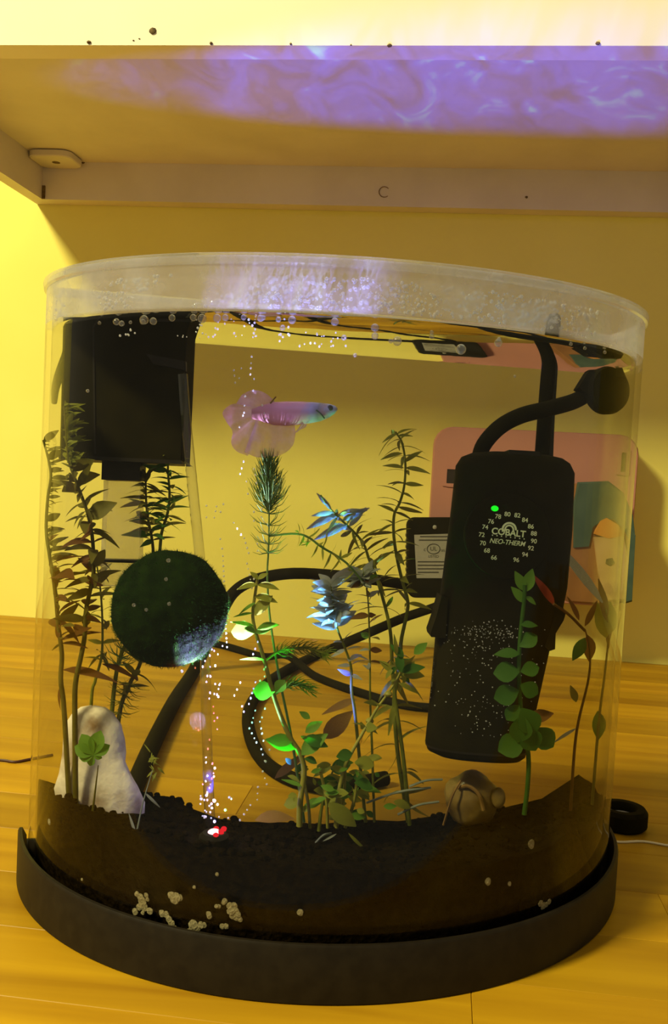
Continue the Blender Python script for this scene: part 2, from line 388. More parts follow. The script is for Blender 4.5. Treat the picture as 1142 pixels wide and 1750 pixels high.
# crumbs of soil
for _ in range(900):
    x, y = random.uniform(-.12, .12), random.uniform(-.11, -.002)
    if inside(x, y, -.008):
        r = random.uniform(.0006, .0022); so.ball(tw(x, y, soil_h(x, y)+r*.3), r, r, r*.8, 6, 4)
tag(so.build('planting_soil', M['soil'], loc=tw(0, -.05, .0045), smooth=30), 'dark brown crumbly soil layer filling the bottom of the tank', 'soil', kind='stuff')

# water: one closed body; its top is a Fresnel surface (mirror-like from below), tinted by absorption
def water_mat():
    m = mat('tank_water'); t = nd(m, 'ShaderNodeBsdfTransparent'); g = nd(m, 'ShaderNodeBsdfGlossy'); g.inputs['Roughness'].default_value = 0.015
    g.inputs[0].default_value = (.93, .93, .90, 1)
    geo = nd(m, 'ShaderNodeNewGeometry'); sp = nd(m, 'ShaderNodeSeparateXYZ'); lk(m, geo.outputs['Position'], sp.inputs[0])
    gt = nd(m, 'ShaderNodeMath', operation='GREATER_THAN'); gt.inputs[1].default_value = WATER_Z-.0009; lk(m, sp.outputs[2], gt.inputs[0])
    fr = nd(m, 'ShaderNodeFresnel'); fr.inputs[0].default_value = 1.33
    mu = nd(m, 'ShaderNodeMath', operation='MULTIPLY'); lk(m, gt.outputs[0], mu.inputs[0]); lk(m, fr.outputs[0], mu.inputs[1])
    nz = nd(m, 'ShaderNodeTexNoise'); nz.inputs['Scale'].default_value = 55; lk(m, geo.outputs['Position'], nz.inputs['Vector'])
    bp = nd(m, 'ShaderNodeBump'); bp.inputs['Strength'].default_value = .05; bp.inputs['Distance'].default_value = .001; lk(m, nz.outputs[0], bp.inputs['Height'])
    lk(m, bp.outputs[0], g.inputs['Normal'])
    o = out(m, mixs(m, mu.outputs[0], t.outputs[0], g.outputs[0]))
    va = nd(m, 'ShaderNodeVolumeAbsorption'); va.inputs[0].default_value = (0.84, 0.86, 0.76, 1); va.inputs[1].default_value = 6.0
    lk(m, va.outputs[0], o.inputs['Volume']); return m
EW = -.0039
wt = MB().loft([ring(EW, .0040), ring(EW, WATER_Z-.0010), ring(EW, WATER_Z+.0004), ring(EW-.0012, WATER_Z)]).build('water', water_mat(), loc=tw(0, -.05, .1), smooth=20)
tag(wt, 'clear slightly yellow water filling the tank', 'water', kind='stuff')

# condensation droplets above the water line, chalk-fine: stuff
dr = MB()
for k in range(1500):
    a = random.uniform(.06, .94)*math.pi
    if random.random() < .4: a = random.gauss(.42, .12)*math.pi
    z = random.uniform(WATER_Z+.002, TH-.0065)
    if noise.noise(Vector((a*3, z*60, 1))) < -.15: continue
    x, y = -(TA+E_IN)*math.cos(a), -(TD+E_IN)*math.sin(a)
    if -(TA+E_IN)*math.cos(a) > .075: continue
    r = random.choice((.0003, .0004, .0005, .0007)); dr.ball(tw(x*.9985, y*.9985, z), r, r, r, 6, 4)
tag(dr.build('condensation', M['dew'], loc=tw(0, -.1, WATER_Z+.01), smooth=60), 'fine condensation droplets on the glass above the water line', 'condensation', kind='stuff')

# ================================================================== LED BUBBLER and its coloured beams
Lp = at(366, 1424, -.055)
led = thing('bubbler_light', Lp-Vector((0, 0, .008)), 'small submerged bubbler light glowing red and white in the soil', 'aquarium light')
MB().loft([[Lp+Vector((r*math.cos(a), r*math.sin(a), z)) for a in [k*math.pi/10 for k in range(20)]] for r, z in ((.0055, -.012), (.0060, -.004), (.0058, -.001), (.0045, 0.0004))]).build('housing', M['rubber'], led)
lens = MB().ball(Lp+Vector((0, 0, .0002)), .0026, .0026, .0014, 14, 8).build('lens', M['led_lens'], led); lens['label'] = 'glowing white-pink lens'
for k in range(6):
    a = k*.5-.9+random.gauss(0, .2); r = random.uniform(.0022, .0050)
    MB().ball(Lp+Vector((r*math.cos(a), r*math.sin(a), .0006+.0005*random.random())), .0012, .0012, .0008, 8, 5).build('diode', M['led_red'], led)
def beam(name, target, col, watts, deg, blend=.5, scale=None, lo=.45, hi=.6, col2=None, size=.0007, strx=None):
    l = bpy.data.lights.new(name, 'SPOT'); l.energy = watts; l.color = col if scale is None else (1, 1, 1); l.spot_size = math.radians(deg); l.spot_blend = blend; l.shadow_soft_size = size
    o = bpy.data.objects.new(name, l); COL.objects.link(o); o.location = Lp + Vector((0, 0, .004))
    o.rotation_euler = (Vector(target)-o.location).to_track_quat('-Z', 'Y').to_euler()
    if scale:
        l.use_nodes = True; nt = l.node_tree; nt.nodes.clear()
        tc = nt.nodes.new('ShaderNodeTexCoord'); nz = nt.nodes.new('ShaderNodeTexNoise'); nz.inputs['Scale'].default_value = scale; nz.inputs['Detail'].default_value = 5; nz.inputs['Distortion'].default_value = 1.2
        mp = nt.nodes.new('ShaderNodeMapping'); mp.inputs['Scale'].default_value = (1, strx or 1, 1)
        nt.links.new(tc.outputs['Normal'], mp.inputs[0]); nt.links.new(mp.outputs[0], nz.inputs['Vector'])
        r = nt.nodes.new('ShaderNodeValToRGB'); e = r.color_ramp.elements; e[0].position = lo; e[0].color = (*[c*.42 for c in col], 1); e[1].position = hi; e[1].color = (*col, 1)
        if col2: n2 = e.new(min(.98, hi+.10)); n2.color = (*col2, 1)
        nt.links.new(nz.outputs[0], r.inputs[0])
        em = nt.nodes.new('ShaderNodeEmission'); nt.links.new(r.outputs[0], em.inputs[0]); em.inputs[1].default_value = 1.0
        oo = nt.nodes.new('ShaderNodeOutputLight'); nt.links.new(em.outputs[0], oo.inputs[0])
    return o
vb = beam('violet_beam', az(880, 146, .46), (.03, .05, 1.0), 26.0, 74, .45, 15.0, .34, .60, (.09, .40, 1.0), strx=3.4)
_d = (az(880, 146, .46) - vb.location).normalized(); _x = (Vector((1, 0, 0)) - _d*_d.x).normalized(); _y = (-_d).cross(_x)
vb.rotation_euler = Matrix((_x, _y, -_d)).transposed().to_euler(); vb.scale = (1.0, .20, 1.0)
beam('blue_beam', at(570, 1035, -.036), (.10, .35, 1.0), 14.0, 11, .6, 60.0, .38, .50, (.30, .65, 1.0))
beam('azure_beam', at(572, 885, -.036), (.06, .16, 1.0), 22.0, 8, .6, 60.0, .38, .50, (.2, .8, 1.0))
beam('green_beam', at(462, 1120, -.058), (.02, 1.0, .08), 2.2, 17, .7)
beam('leaf_beam', at(500, 1255, -.058), (.02, 1.0, .08), .9, 20, .7)
beam('lilac_beam', at(465, 715, -.05), (.75, .30, 1.0), .9, 24, .7)
beam('white_beam', at(420, 880, -.062), (.70, .85, 1.0), 8.0, 12, .6)
beam('cyan_beam', at(450, 1240, -.062), (.35, .75, 1.0), 2.0, 17, .6)
beam('red_beam', at(354, 1240, -.058), (1.0, .06, .04), 1.6, 26, .6)
beam('rim_beam', tw(-.058, -.098, TH-.004), (.30, .28, 1.0), 40.0, 30, .5, 14.0, .42, .56, (.6, .8, 1.0))
pl = bpy.data.lights.new('violet_glow', 'POINT'); pl.energy = .02; pl.color = (.45, .4, 1); pl.shadow_soft_size = .004
po = bpy.data.objects.new('violet_glow', pl); COL.objects.link(po); po.location = Lp+Vector((0, 0, .012))

# ================================================================== THINGS IN THE TANK
# hanging filter box
Fb = Fr(210, 660, -.030)
fb = thing('filter_box', Fb.P, 'black hanging filter box in the upper left of the tank', 'filter')
corn = [(107, 541), (321, 541), (310, 791), (101, 781)]
rings = []
for w_, ins in ((0, 1.5), (.001, 0), (.022, 0)):
    cxp, cyp = 210, 660; rr = []
    n_ = len(corn)
    for i, (x, y) in enumerate(corn):
        x2 = x + (ins if x < cxp else -ins); y2 = y + (ins if y < cyp else -ins); rr.append(Fb.q(x2, y2, w_))
    rings.append(rr)
fbody = MB().loft(rings).build('body', M['blackmatte'], fb)
MB().loft([[Fb.q(x, y, w_) for x, y in ((101, 777), (310, 787), (311, 793), (101, 784))] for w_ in (-.0006, .0225)]).build('bottom_lip', M['black'], fb)
MB().loft([[Fb.q(x, y, w_) for x, y in ((158, 560), (161, 560), (164, 775), (161, 775))] for w_ in (-.0004, .002)]).build('rib', M['black'], fb)
MB().loft([[Fb.q(x, y, w_) for x, y in ((250, 605), (318, 618), (318, 634), (262, 622))] for w_ in (-.0008, .002)]).build('outlet_lip', M['black'], fb)
MB().loft([[Fb.q(x, y, w_) for x, y in ((170, 786), (236, 789), (235, 821), (169, 819))] for w_ in (.004, .016)]).build('intake_collar', M['black'], fb)
MB().loft([[Fb.q(x, y, w_) for x, y in ((171, 820), (234, 822), (232, 1006), (164, 1004))] for w_ in (.006, .014)]).build('intake_tube', M['intake'], fb)
MB().loft([[Fb.q(x, y, w_) for x, y in ((163, 957), (240, 959), (240, 964), (163, 962))] for w_ in (.0055, .0145)]).build('tube_band', M['black'], fb)
MB().tube(smooth_path([Fb.q(106, 560, .006), Fb.q(108, 590, .006), Fb.q(97, 625, .007), Fb.q(84, 655, .009), Fb.q(76, 682, .013)], 14), [.0012+.0010*min(1, k/7) if k < 8 else .0022-.0010*(k-8)/6 for k in range(15)], 8).build('power_cord', M['rubber'], fb)

# clear air hose from the filter down to the bubbler
hp = [at(312, 640, -.034), at(318, 720, -.036), at(330, 840, -.040), at(342, 960, -.044), at(350, 1080, -.044), at(352, 1200, -.044), at(355, 1310, -.044), at(358, 1380, -.043), at(360, 1412, -.043)]
hp = smooth_path(hp, 40)
ho = MB().tube(hp, .0021, 10, False).build('air_hose', M['tubeclear'], loc=hp[0]); tag(ho, 'clear plastic air hose running down to the bubbler light', 'hose')

# moss ball
Mf = Fr(290, 1040, -.058); R_ = 99*Mf.s
mb_ = thing('moss_ball', Mf.P, 'round dark green fuzzy moss ball hanging behind the front glass', 'moss ball')
def mfn(n): return 1 + .035*noise.noise(n*2.2) + .02*noise.noise(n*9)
MB().ball(Mf.P, R_, R_*.8, R_*1.0, 40, 28, mfn, (RGT, FWD, UPV)).build('core', M['moss'], mb_)
fz = MB()
for k in range(5200):
    n_ = Vector((random.gauss(0, 1), random.gauss(0, 1), random.gauss(0, 1))).normalized()
    p = Mf.P + (RGT*n_.x + FWD*(n_.y*.8) + UPV*n_.z)*(R_*mfn(n_)*.985)
    dr_ = (RGT*n_.x + FWD*n_.y + UPV*n_.z + Vector((random.gauss(0, .45), random.gauss(0, .45), random.gauss(0, .45)))).normalized()
    L = random.uniform(.0008, .0019); sd = dr_.orthogonal().normalized()*.00012
    fz.add([p-sd, p+sd, p+dr_*L], [(0, 1, 2)])
tag(fz.build('fuzz', M['mossfuzz'], mb_, smooth=None), kind='stuff')

# pale lumpy stone
Rf = Fr(165, 1310, -.026)
def rock_rings():
    prof = [(1206, 158, 3), (1210, 158, 22), (1220, 158, 37), (1240, 159, 49), (1262, 160, 53), (1285, 162, 54), (1300, 160, 55), (1320, 162, 63), (1345, 167, 71), (1370, 171, 75), (1395, 172, 73), (1420, 172, 60)]
    rs = []
    for y, cx_, hw in prof:
        r = []
        for k in range(28):
            a = 2*math.pi*k/28; n_ = Vector((math.cos(a), math.sin(a), y/60))
            kk = 1 + .12*noise.noise(n_*1.7) + .08*noise.noise(n_*4)
            r.append(Rf.q(cx_+hw*math.cos(a)*kk, y+3*noise.noise(n_*2), hw*Rf.s*.38*math.sin(a)*kk))
        rs.append(r)
    return rs
rk = MB().loft(rock_rings()).build('stone', M['rock'], loc=Rf.P, smooth=60); tag(rk, 'pale lumpy upright stone at the left of the soil', 'stone')

# amber shell under the heater
Af = Fr(808, 1366, -.045); sh = MB()
shl = thing('amber_shell', Af.q(806, 1410), 'rounded amber brown shell half buried in soil under the heater', 'shell')
sh.ball(Af.q(806, 1364), 46*Af.s, 34*Af.s, 46*Af.s, 22, 14, lambda n: 1+.06*noise.noise(n*2.5)+.05*math.sin(5*math.atan2(n.z, n.x)+3*n.y), (RGT, FWD, UPV)).build('body', M['amber'], shl)
MB().ball(Af.q(848, 1356, -.006), .0030, .0020, .0045, 12, 8, None, (RGT, FWD, UPV)).build('lip', M['amber'], shl)
MB().tube(smooth_path([Af.q(780, 1340, -.006), Af.q(795, 1333, -.0085), Af.q(812, 1345, -.0098), Af.q(820, 1372, -.010)], 12), .0008, 6).build('ridge', M['deadleaf'], shl)

# fish
Ff = Fr(490, 708, -.052)
fi = thing('betta_fish', Ff.q(490, 708), 'pink betta fish with flowing translucent fins facing right', 'fish')
def fish_mat():
    m = mat('pink_fish_skin'); p = nd(m, 'ShaderNodeBsdfPrincipled'); p.inputs['Roughness'].default_value = .35
    tc = nd(m, 'ShaderNodeTexCoord'); sp = nd(m, 'ShaderNodeSeparateXYZ'); lk(m, tc.outputs['Object'], sp.inputs[0])
    mr = nd(m, 'ShaderNodeMapRange'); mr.inputs[1].default_value = -.014; mr.inputs[2].default_value = .021; lk(m, sp.outputs[0], mr.inputs[0])
    r = nd(m, 'ShaderNodeValToRGB'); e = r.color_ramp.elements
    e[0].position = 0; e[0].color = (.52, .22, .24, 1); e[1].position = 1; e[1].color = (.50, .33, .27, 1)
    for ps, c_ in ((.35, (.66, .27, .36)), (.58, (.62, .30, .38)), (.68, (.36, .32, .50)), (.76, (.22, .20, .22)), (.84, (.38, .28, .28)), (.90, (.30, .40, .60))):
        x = e.new(ps); x.color = (*c_, 1)
    nz = nd(m, 'ShaderNodeTexNoise'); nz.inputs['Scale'].default_value = 220; lk(m, tc.outputs['Object'], nz.inputs['Vector'])
    ad = nd(m, 'ShaderNodeMath', operation='MULTIPLY_ADD'); ad.inputs[1].default_value = .16; lk(m, nz.outputs[0], ad.inputs[0])
    sb = nd(m, 'ShaderNodeMath', operation='SUBTRACT'); sb.inputs[1].default_value = .08; lk(m, mr.outputs[0], sb.inputs[0]); lk(m, sb.outputs[0], ad.inputs[2])
    lk(m, ad.outputs[0], r.inputs[0]); lk(m, r.outputs[0], p.inputs['Base Color']); out(m, p.outputs[0]); return m
def fin_mat():
    m = mat('translucent_fin'); t = nd(m, 'ShaderNodeBsdfTransparent'); d = nd(m, 'ShaderNodeBsdfDiffuse'); tr = nd(m, 'ShaderNodeBsdfTranslucent')
    c, f = ramp_noise(m, (.62, .33, .50), (.76, .50, .74), 160); lk(m, c, d.inputs[0]); lk(m, c, tr.inputs[0])
    body = mixs(m, .5, d.outputs[0], tr.outputs[0])
    mr = nd(m, 'ShaderNodeMapRange'); mr.inputs[1].default_value = .3; mr.inputs[2].default_value = .7; mr.inputs[3].default_value = .5; mr.inputs[4].default_value = .8; lk(m, f, mr.inputs[0])
    out(m, mixs(m, mr.outputs[0], t.outputs[0], body)); return m
M['fishbody'] = fish_mat(); M['fin'] = fin_mat()
st = [(577, 697, 701, 1.5), (572, 693, 707, 6), (562, 690, 714, 10), (548, 688, 720, 13), (530, 687, 723.5, 14.5), (510, 686, 726, 15), (490, 686, 728, 13.5), (470, 687, 727, 11), (455, 690, 723, 8), (444, 694, 719, 5), (437, 697, 717, 2.5), (430, 699, 716, 1)]
rr = []
for x, y0, y1, th in st:
    rr.append([Ff.q(x, (y0+y1)/2 - (y1-y0)/2*math.cos(a), th*Ff.s*math.sin(a)) for a in [2*math.pi*k/18 for k in range(18)]])
fbd = MB().loft(rr).build('body', M['fishbody'], fi, smooth=70)
def fin(basep, outp, name, nu=14, nv=7, rip=.0009, ph=0, pk=9):
    bpath = smooth_path([Vector((x, y, 0)) for x, y in basep], nu); opath = smooth_path([Vector((x, y, 0)) for x, y in outp], nu)
    rows = []
    for j in range(nv+1):
        v = j/nv; rows.append([Ff.q(bpath[i].x*(1-v)+opath[i].x*v, bpath[i].y*(1-v)+opath[i].y*v, rip*v*math.sin(i/nu*pk+ph)+.00015*v*math.sin(i*2.4)) for i in range(nu+1)])
    fo = MB().sheet(rows).build(name, M['fin'], fi, smooth=80); return fo
fin([(443, 697), (439, 707), (441, 718)], [(414, 689), (394, 691), (380, 705), (388, 722), (398, 738), (395, 757), (404, 771), (424, 779)], 'tail_fin', 20)
fin([(470, 690), (455, 693), (441, 698)], [(468, 683), (452, 671), (432, 667), (414, 674), (404, 690)], 'dorsal_fin', ph=1)
fin([(504, 722), (470, 722), (440, 714)], [(505, 742), (501, 761), (486, 775), (462, 781), (438, 781), (418, 773)], 'anal_fin', 18, ph=2)
fin([(526, 716), (520, 718)], [(524, 728), (514, 735), (503, 740)], 'pectoral_fin', 8, 4, .002)
for sg in (-1, 1):
    ey = MB().ball(Ff.q(564.5, 698, sg*8.0*Ff.s), 5.0*Ff.s, 2.6*Ff.s, 5.0*Ff.s, 12, 8, None, (RGT, FWD, UPV)).build('eye', M['ink'], fi)
MB().tube(smooth_path([Ff.q(555, 716, -10*Ff.s), Ff.q(548, 708, -13.2*Ff.s), Ff.q(541, 702, -14*Ff.s)], 8), 1.3*Ff.s, 6).build('gill_line', M['ink'], fi)
MB().tube(smooth_path([Ff.q(463, 690, -8*Ff.s), Ff.q(469, 681, 0), Ff.q(472, 678, 0)], 8), 1.4*Ff.s, 6).build('fin_ray', M['deadleaf'], fi)

# heater
Hf = Fr(868, 915, -.060)
he = thing('heater', Hf.q(825, 1305, .012), 'black submersible heater with round temperature dial and green light', 'aquarium heater')
hr_ = [(772, 846, 952), (776, 815, 974), (784, 797, 987), (800, 787, 995), (900, 776, 991), (1000, 763, 982), (1045, 757, 973), (1110, 750, 951), (1200, 742, 931), (1288, 733, 911), (1299, 736, 908), (1306, 752, 900)]
def hring(y, x0, x1, k=1.0, dz=0.0):
    cxp, hw = (x0+x1)/2, (x1-x0)/2*k; r = []
    for i in range(40):
        a = 2*math.pi*i/40; ca, sa = math.cos(a), math.sin(a)
        u = math.copysign(abs(ca)**(2/2.6), ca); v = math.copysign(abs(sa)**(2/2.6), sa)
        x = cxp + hw*u; dep = .0130*min(1, hw/90)
        r.append(Hf.q(x, y + (x-cxp)*.07 - v*hw*.0, .0135+dz + dep*v*k))
    return r
MB().loft([hring(*a) for a in hr_]).build('body', M['blackmatte'], he, smooth=50)
MB().loft([hring(1288, 733, 911, 1.008), hring(1292, 733.5, 910.5, 1.008)], False, False).build('seam', M['black'], he)
MB().loft([[Hf.q(x, y, w_) for x, y in ((872, 768), (925, 771), (925, 790), (872, 786))] for w_ in (.002, .022)]).build('cap_tab', M['black'], he)
# dial
def disc(cx_, cy_, r, w0, w1, nseg=48, bev=1.5):
    c_ = [(math.cos(2*math.pi*k/nseg), math.sin(2*math.pi*k/nseg)) for k in range(nseg)]
    return MB().loft([[Hf.q(cx_+x*rr_, cy_+y*rr_, ww) for x, y in c_] for rr_, ww in ((r, w1), (r, w0+.0004), (r-bev, w0))])
WD = -.0006
dial = disc(868, 916, 74, WD, .006).build('dial', M['blackmatte'], he, smooth=30)
ang = math.radians(-6.0)
Rr = RGT*math.cos(ang) + UPV*math.sin(ang); Ur = -RGT*math.sin(ang) + UPV*math.cos(ang)
def onh(px, py, rot=True): return face_matrix(Hf.q(px, py, WD-.00005), Rr if rot else RGT, Ur if rot else UPV, -FWD)
for tx_, px, py in (('66', 844, 953), ('68', 832, 941), ('70', 825, 928.5), ('72', 823, 914), ('74', 829, 901), ('76', 839, 891.5), ('78', 851, 883), ('80', 867, 879), ('82', 884, 881), ('84', 897, 889), ('86', 907, 900), ('88', 912, 912), ('90', 912, 925), ('92', 907, 937), ('94', 897, 948), ('96', 882, 957)):
    text_part(tx_, 10.6*Hf.s, M['print'], dial, onh(px, py), 'numeral', bold=.012)
text_part('COBALT', 15.5*Hf.s, M['print'], dial, onh(869, 910.5), 'brand_lettering', bold=.025, sx=.98)
text_part('NEO-THERM', 11.6*Hf.s, M['print'], dial, onh(866.5, 927), 'model_lettering', shear=.25, bold=.012, sx=.93)
for k in range(8):
    cx_, cy_ = 841.5 + 54*k/7, 914.5 + 6.5*k/7
    MB().loft([[Hf.q(cx_+1.1*math.cos(a), cy_+1.1*math.sin(a), ww) for a in [i*math.pi/4 for i in range(8)]] for ww in (WD-.0001, WD+.0002)]).build('dot', M['print'], dial)
for r0_, r1_ in ((13.0, 9.6), (8.4, 5.6)):
    o_ = []; i_ = []
    for k in range(17):
        a = math.radians(-12+204*k/16)-ang; o_.append((870+r0_*math.cos(a), 905-r0_*math.sin(a))); i_.append((870+r1_*math.cos(a), 905-r1_*math.sin(a)))
    b = MB()
    b.sheet([[Hf.q(x, y, WD-.0001) for x, y in o_], [Hf.q(x, y, WD-.0001) for x, y in i_]]).build('logo_arc', M['print'], dial, smooth=None)
gl = MB().ball(Hf.q(845.5, 869, WD), 6.5*Hf.s, .0006, 5.0*Hf.s, 14, 8, None, (Rr, FWD, Ur)).build('indicator_light', M['led_green'], he); gl['label'] = 'glowing green indicator light'
MB().ball(Hf.q(866, 864, WD), 8*Hf.s, .0004, 5*Hf.s, 12, 6, None, (Rr, FWD, Ur)).build('button', M['rubber'], he)
# side wings of the holder
MB().loft([[Hf.q(x, y, w_) for x, y in ((757, 1020), (768, 1024), (764, 1093), (739, 1091), (738, 1084), (748, 1055))] for w_ in (.004, .022)]).build('holder_wing', M['rubber'], he)
MB().loft([[Hf.q(x, y, w_) for x, y in ((960, 1030), (972, 1048), (968, 1062), (954, 1085), (953, 1112), (944, 1115), (935, 1108))] for w_ in (.004, .022)]).build('holder_wing', M['rubber'], he)
cpts = smooth_path([Hf.q(828, 785, .016), Hf.q(838, 755, .016), Hf.q(866, 724, .016), Hf.q(905, 703, .017), Hf.q(955, 690, .018), Hf.q(1000, 677, .020), Hf.q(1030, 662, .022)], 30)
MB().tube(cpts, 14.5*Hf.s, 12).build('power_cord', M['rubber'], he)
tp = smooth_path([at(926, 790, -.040), at(930, 730, -.034), at(936, 650, -.026), at(943, 575, -.014), at(946, 553, -.006), at(947, 546, .001), at(947, 556, .009), at(943, 620, .012), at(937, 720, .013), at(934, 800, .013)], 48)
MB().tube(tp, 13.5*Hf.s, 12).build('riser_cord', M['rubber'], he)
# small air bubbles clinging to the heater
hb = MB()
for k in range(300):
    y = random.uniform(1060, 1262); x = random.gauss(838 - (y-1060)*.04, 40)
    if random.random() < .35: y = 1070 + abs(random.gauss(0, 18))
    x0, x1 = 760-(y-1000)*.10, 972-(y-1045)*.24
    if not (x0+6 < x < x1-8): continue
    u = (2*x-x0-x1)/(x1-x0); dep = .0135-.0130*(max(0, 1-abs(u)**2.6))**(1/2.6)
    r = random.choice((.5, .7, .9, 1.2))*Hf.s
    hb.ball(Hf.q(x, y, dep-.0002), r, r, r, 6, 4)
for k in range(60):
    y = random.uniform(1095, 1205); x0 = 752-(y-1100)*.10; r = random.choice((.7, 1.0, 1.2))*Hf.s; hb.ball(Hf.q(x0, y, .012), r, r, r, 6, 4)
tag(hb.build('heater_bubble_film', M['bubble'], loc=Hf.q(840, 1160), smooth=60), 'fine silvery bubbles clinging to the lower heater body', 'bubbles', kind='stuff')

# suction cup holding the heater cord
Sf = Fr(1035, 668, -.046)
scup = thing('suction_cup', Sf.P, 'black suction cup holding the heater cord near the water line', 'suction cup')
b = MB(); axn = (FWD*.9 - RGT*.35).normalized(); s1 = axn.orthogonal().normalized(); s2 = axn.cross(s1)
b.loft([[Sf.P + axn*w_ + (s1*math.cos(a)+s2*math.sin(a))*r*Sf.s for a in [2*math.pi*k/28 for k in range(28)]] for r, w_ in ((38, -.004), (41, -.002), (40, .0015), (22, .006))]).build('cup', M['rubber'], scup)
MB().loft([[Sf.q(x, y, w_) for x, y in ((984, 665), (1002, 636), (1030, 642), (1020, 690))] for w_ in (-.005, .004)]).build('clip', M['rubber'], scup)
MB().loft([[Sf.q(x, y, w_) for x, y in ((1003, 634), (1060, 630), (1066, 645), (1010, 650))] for w_ in (-.003, .004)]).build('tab', M['rubber'], scup)

# ================================================================== PLANTS
def leaf_mesh(key, prof, m, fold=.12, droop=.25, nseg=6, curl=0):
    b = MB(); rows = []
    for i in range(nseg+1):
        t = i/nseg; wv = prof(t); z = -droop*t*t
        rows.append([Vector((t, -wv, z+fold*wv)), Vector((t, 0, z)), Vector((t, wv, z+fold*wv))])
    b.sheet(rows); return b.mesh('leaf_'+key, m, smooth=80)
P_LANCE = lambda t: .012 + .105*math.sin(math.pi*min(1, t**.8))*(1-.15*t)
P_THIN = lambda t: .010 + .055*math.sin(math.pi*t**.8)
P_OVAL = lambda t: .015 + .22*math.sin(math.pi*t**.85)
P_ROUND = lambda t: .02 + .36*math.sin(math.pi*t**1.15)**.8
LM = {}
def lm(shape, mk, droop=.25, fold=.3):
    k = (shape, mk, droop)
    if k not in LM:
        LM[k] = leaf_mesh(shape+mk, {'lance': P_LANCE, 'thin': P_THIN, 'oval': P_OVAL, 'round': P_ROUND}[shape], M[mk], fold, droop)
    return LM[k]
def leaf(parent, P, X, N, L, me, wid=1.0, name='leaf'):
    X = X.normalized()
    for _ in range(14):                  # leaves bend away from the tank walls
        t_ = tl(P + X*L)
        if t_.y < -.003 and (t_.x/(TA-.0065))**2 + (t_.y/(TD-.0065))**2 < 1 and t_.z < WATER_Z-.002: break
        X = (X + (tw(0, -.05, t_.z) - (P + X*L)).normalized()*.22).normalized(); L *= .94
    N = (N - X*N.dot(X)); N = N.normalized() if N.length > 1e-5 else X.orthogonal().normalized()
    Y = N.cross(X).normalized(); Z = X.cross(Y)
    return inst(name, me, parent, face_matrix(P, X, Y, Z) @ Matrix.Diagonal((L, L*wid, L, 1)))
def leaf_px(parent, px, py, d, dx, dy, me, tilt=0.0, wid=1.0, back=0.0, name='leaf'):
    """a leaf whose base is at (px,py) and whose tip is (dx,dy) pixels away; tilt 0 = edge-on from above, 1 = faces the viewer"""
    P = at(px, py, d); s = (P-EYE).dot(FWD)/F_PX
    X = (RGT*dx - UPV*dy)*s + FWD*back
    N = (UPV*(1-tilt) - FWD*tilt); N = (N - X.normalized()*N.dot(X.normalized()))
    if N.length < 1e-6: N = -FWD
    return leaf(parent, P, X, N.normalized(), X.length, me, wid, name)
def stem(name, label, path, r_px, mk, cat='aquarium plant', n=40, taper=.40):
    r_px *= .85
    pw = smooth_path([at(*p) for p in path], n); s = (pw[0]-EYE).dot(FWD)/F_PX
    pl_ = thing(name, pw[0], label, cat, 'live plants in the tank')
    MB().tube(pw, [r_px*s*(1-(1-taper)*k/n) for k in range(n+1)], 7).build('stem', M[mk], pl_, smooth=60)
    return pl_, pw
def whorls(pl_, pw, t0, t1, nn, lenpx, mes, per=2, elev=.35, jit=.35, lj=.25, grow=None, wid=1.0, spin=1.2):
    nn = max(nn, round(nn*1.35)) if nn > 3 else nn; lenpx *= 1.18; wid *= 1.45
    n = len(pw)-1; a0 = random.random()*6
    for k in range(nn):
        t = t0 + (t1-t0)*(k+.5*random.random())/max(1, nn-1 if nn > 1 else 1); t = min(max(t, 0), 1); i = min(int(t*n), n-1); fr = t*n-i
        P = pw[i].lerp(pw[i+1], fr); T = (pw[i+1]-pw[i]).normalized(); s = (P-EYE).dot(FWD)/F_PX
        S1 = (RGT - T*RGT.dot(T)).normalized(); S2 = T.cross(S1); a0 += spin
        for j in range(per):
            a = a0 + 2*math.pi*j/per + random.gauss(0, jit*.5); e = elev + random.gauss(0, jit*.5)
            g = grow((k+.5)/nn) if grow else 1
            L = lenpx*s*g*random.uniform(1-lj, 1+lj); X = (S1*math.cos(a)+S2*math.sin(a))*math.cos(e) + T*math.sin(e)
            N = T*math.cos(e) - (S1*math.cos(a)+S2*math.sin(a))*math.sin(e)
            rl = random.gauss(0, .75); N = N*math.cos(rl) + X.cross(N)*math.sin(rl)
            tip = P+X*L; lx = tl(tip)
            if lx.y > -.001 or (lx.x/(TA-.005))**2+(lx.y/(TD-.005))**2 > 1: X = X - TN*max(0, lx.y+.002)/L; L *= .75
            leaf(pl_, P, X, N, L, random.choice(mes), wid)
def needles(pl_, pw, t0, t1, nn, lenpx, per=9, elev=.5, grow=None, mk='needle', name='needle_foliage', th=.00021):
    b = MB(); n = len(pw)-1
    for k in range(nn):
        t = t0+(t1-t0)*k/max(1, nn-1); i = min(int(t*n), n-1); P = pw[i].lerp(pw[i+1], t*n-i); T = (pw[i+1]-pw[i]).normalized(); s = (P-EYE).dot(FWD)/F_PX
        S1 = T.orthogonal().normalized(); S2 = T.cross(S1)
        for j in range(per):
            a = 2*math.pi*(j+random.random()*.8)/per; e = elev+random.gauss(0, .18); L = lenpx*s*(grow(k/max(1, nn-1)) if grow else 1)*random.uniform(.75, 1.1)
            O = S1*math.cos(a)+S2*math.sin(a); p1 = P+(O*math.cos(e)+T*math.sin(e))*L*.55; p2 = p1+(O*math.cos(e+.5)+T*math.sin(e+.5))*L*.45
            b.tube([P, p1, p2], [th, th*.8, th*.3], 3, False)
    o = b.build(name, M[mk], pl_, smooth=None); o['kind'] = 'stuff'; return o

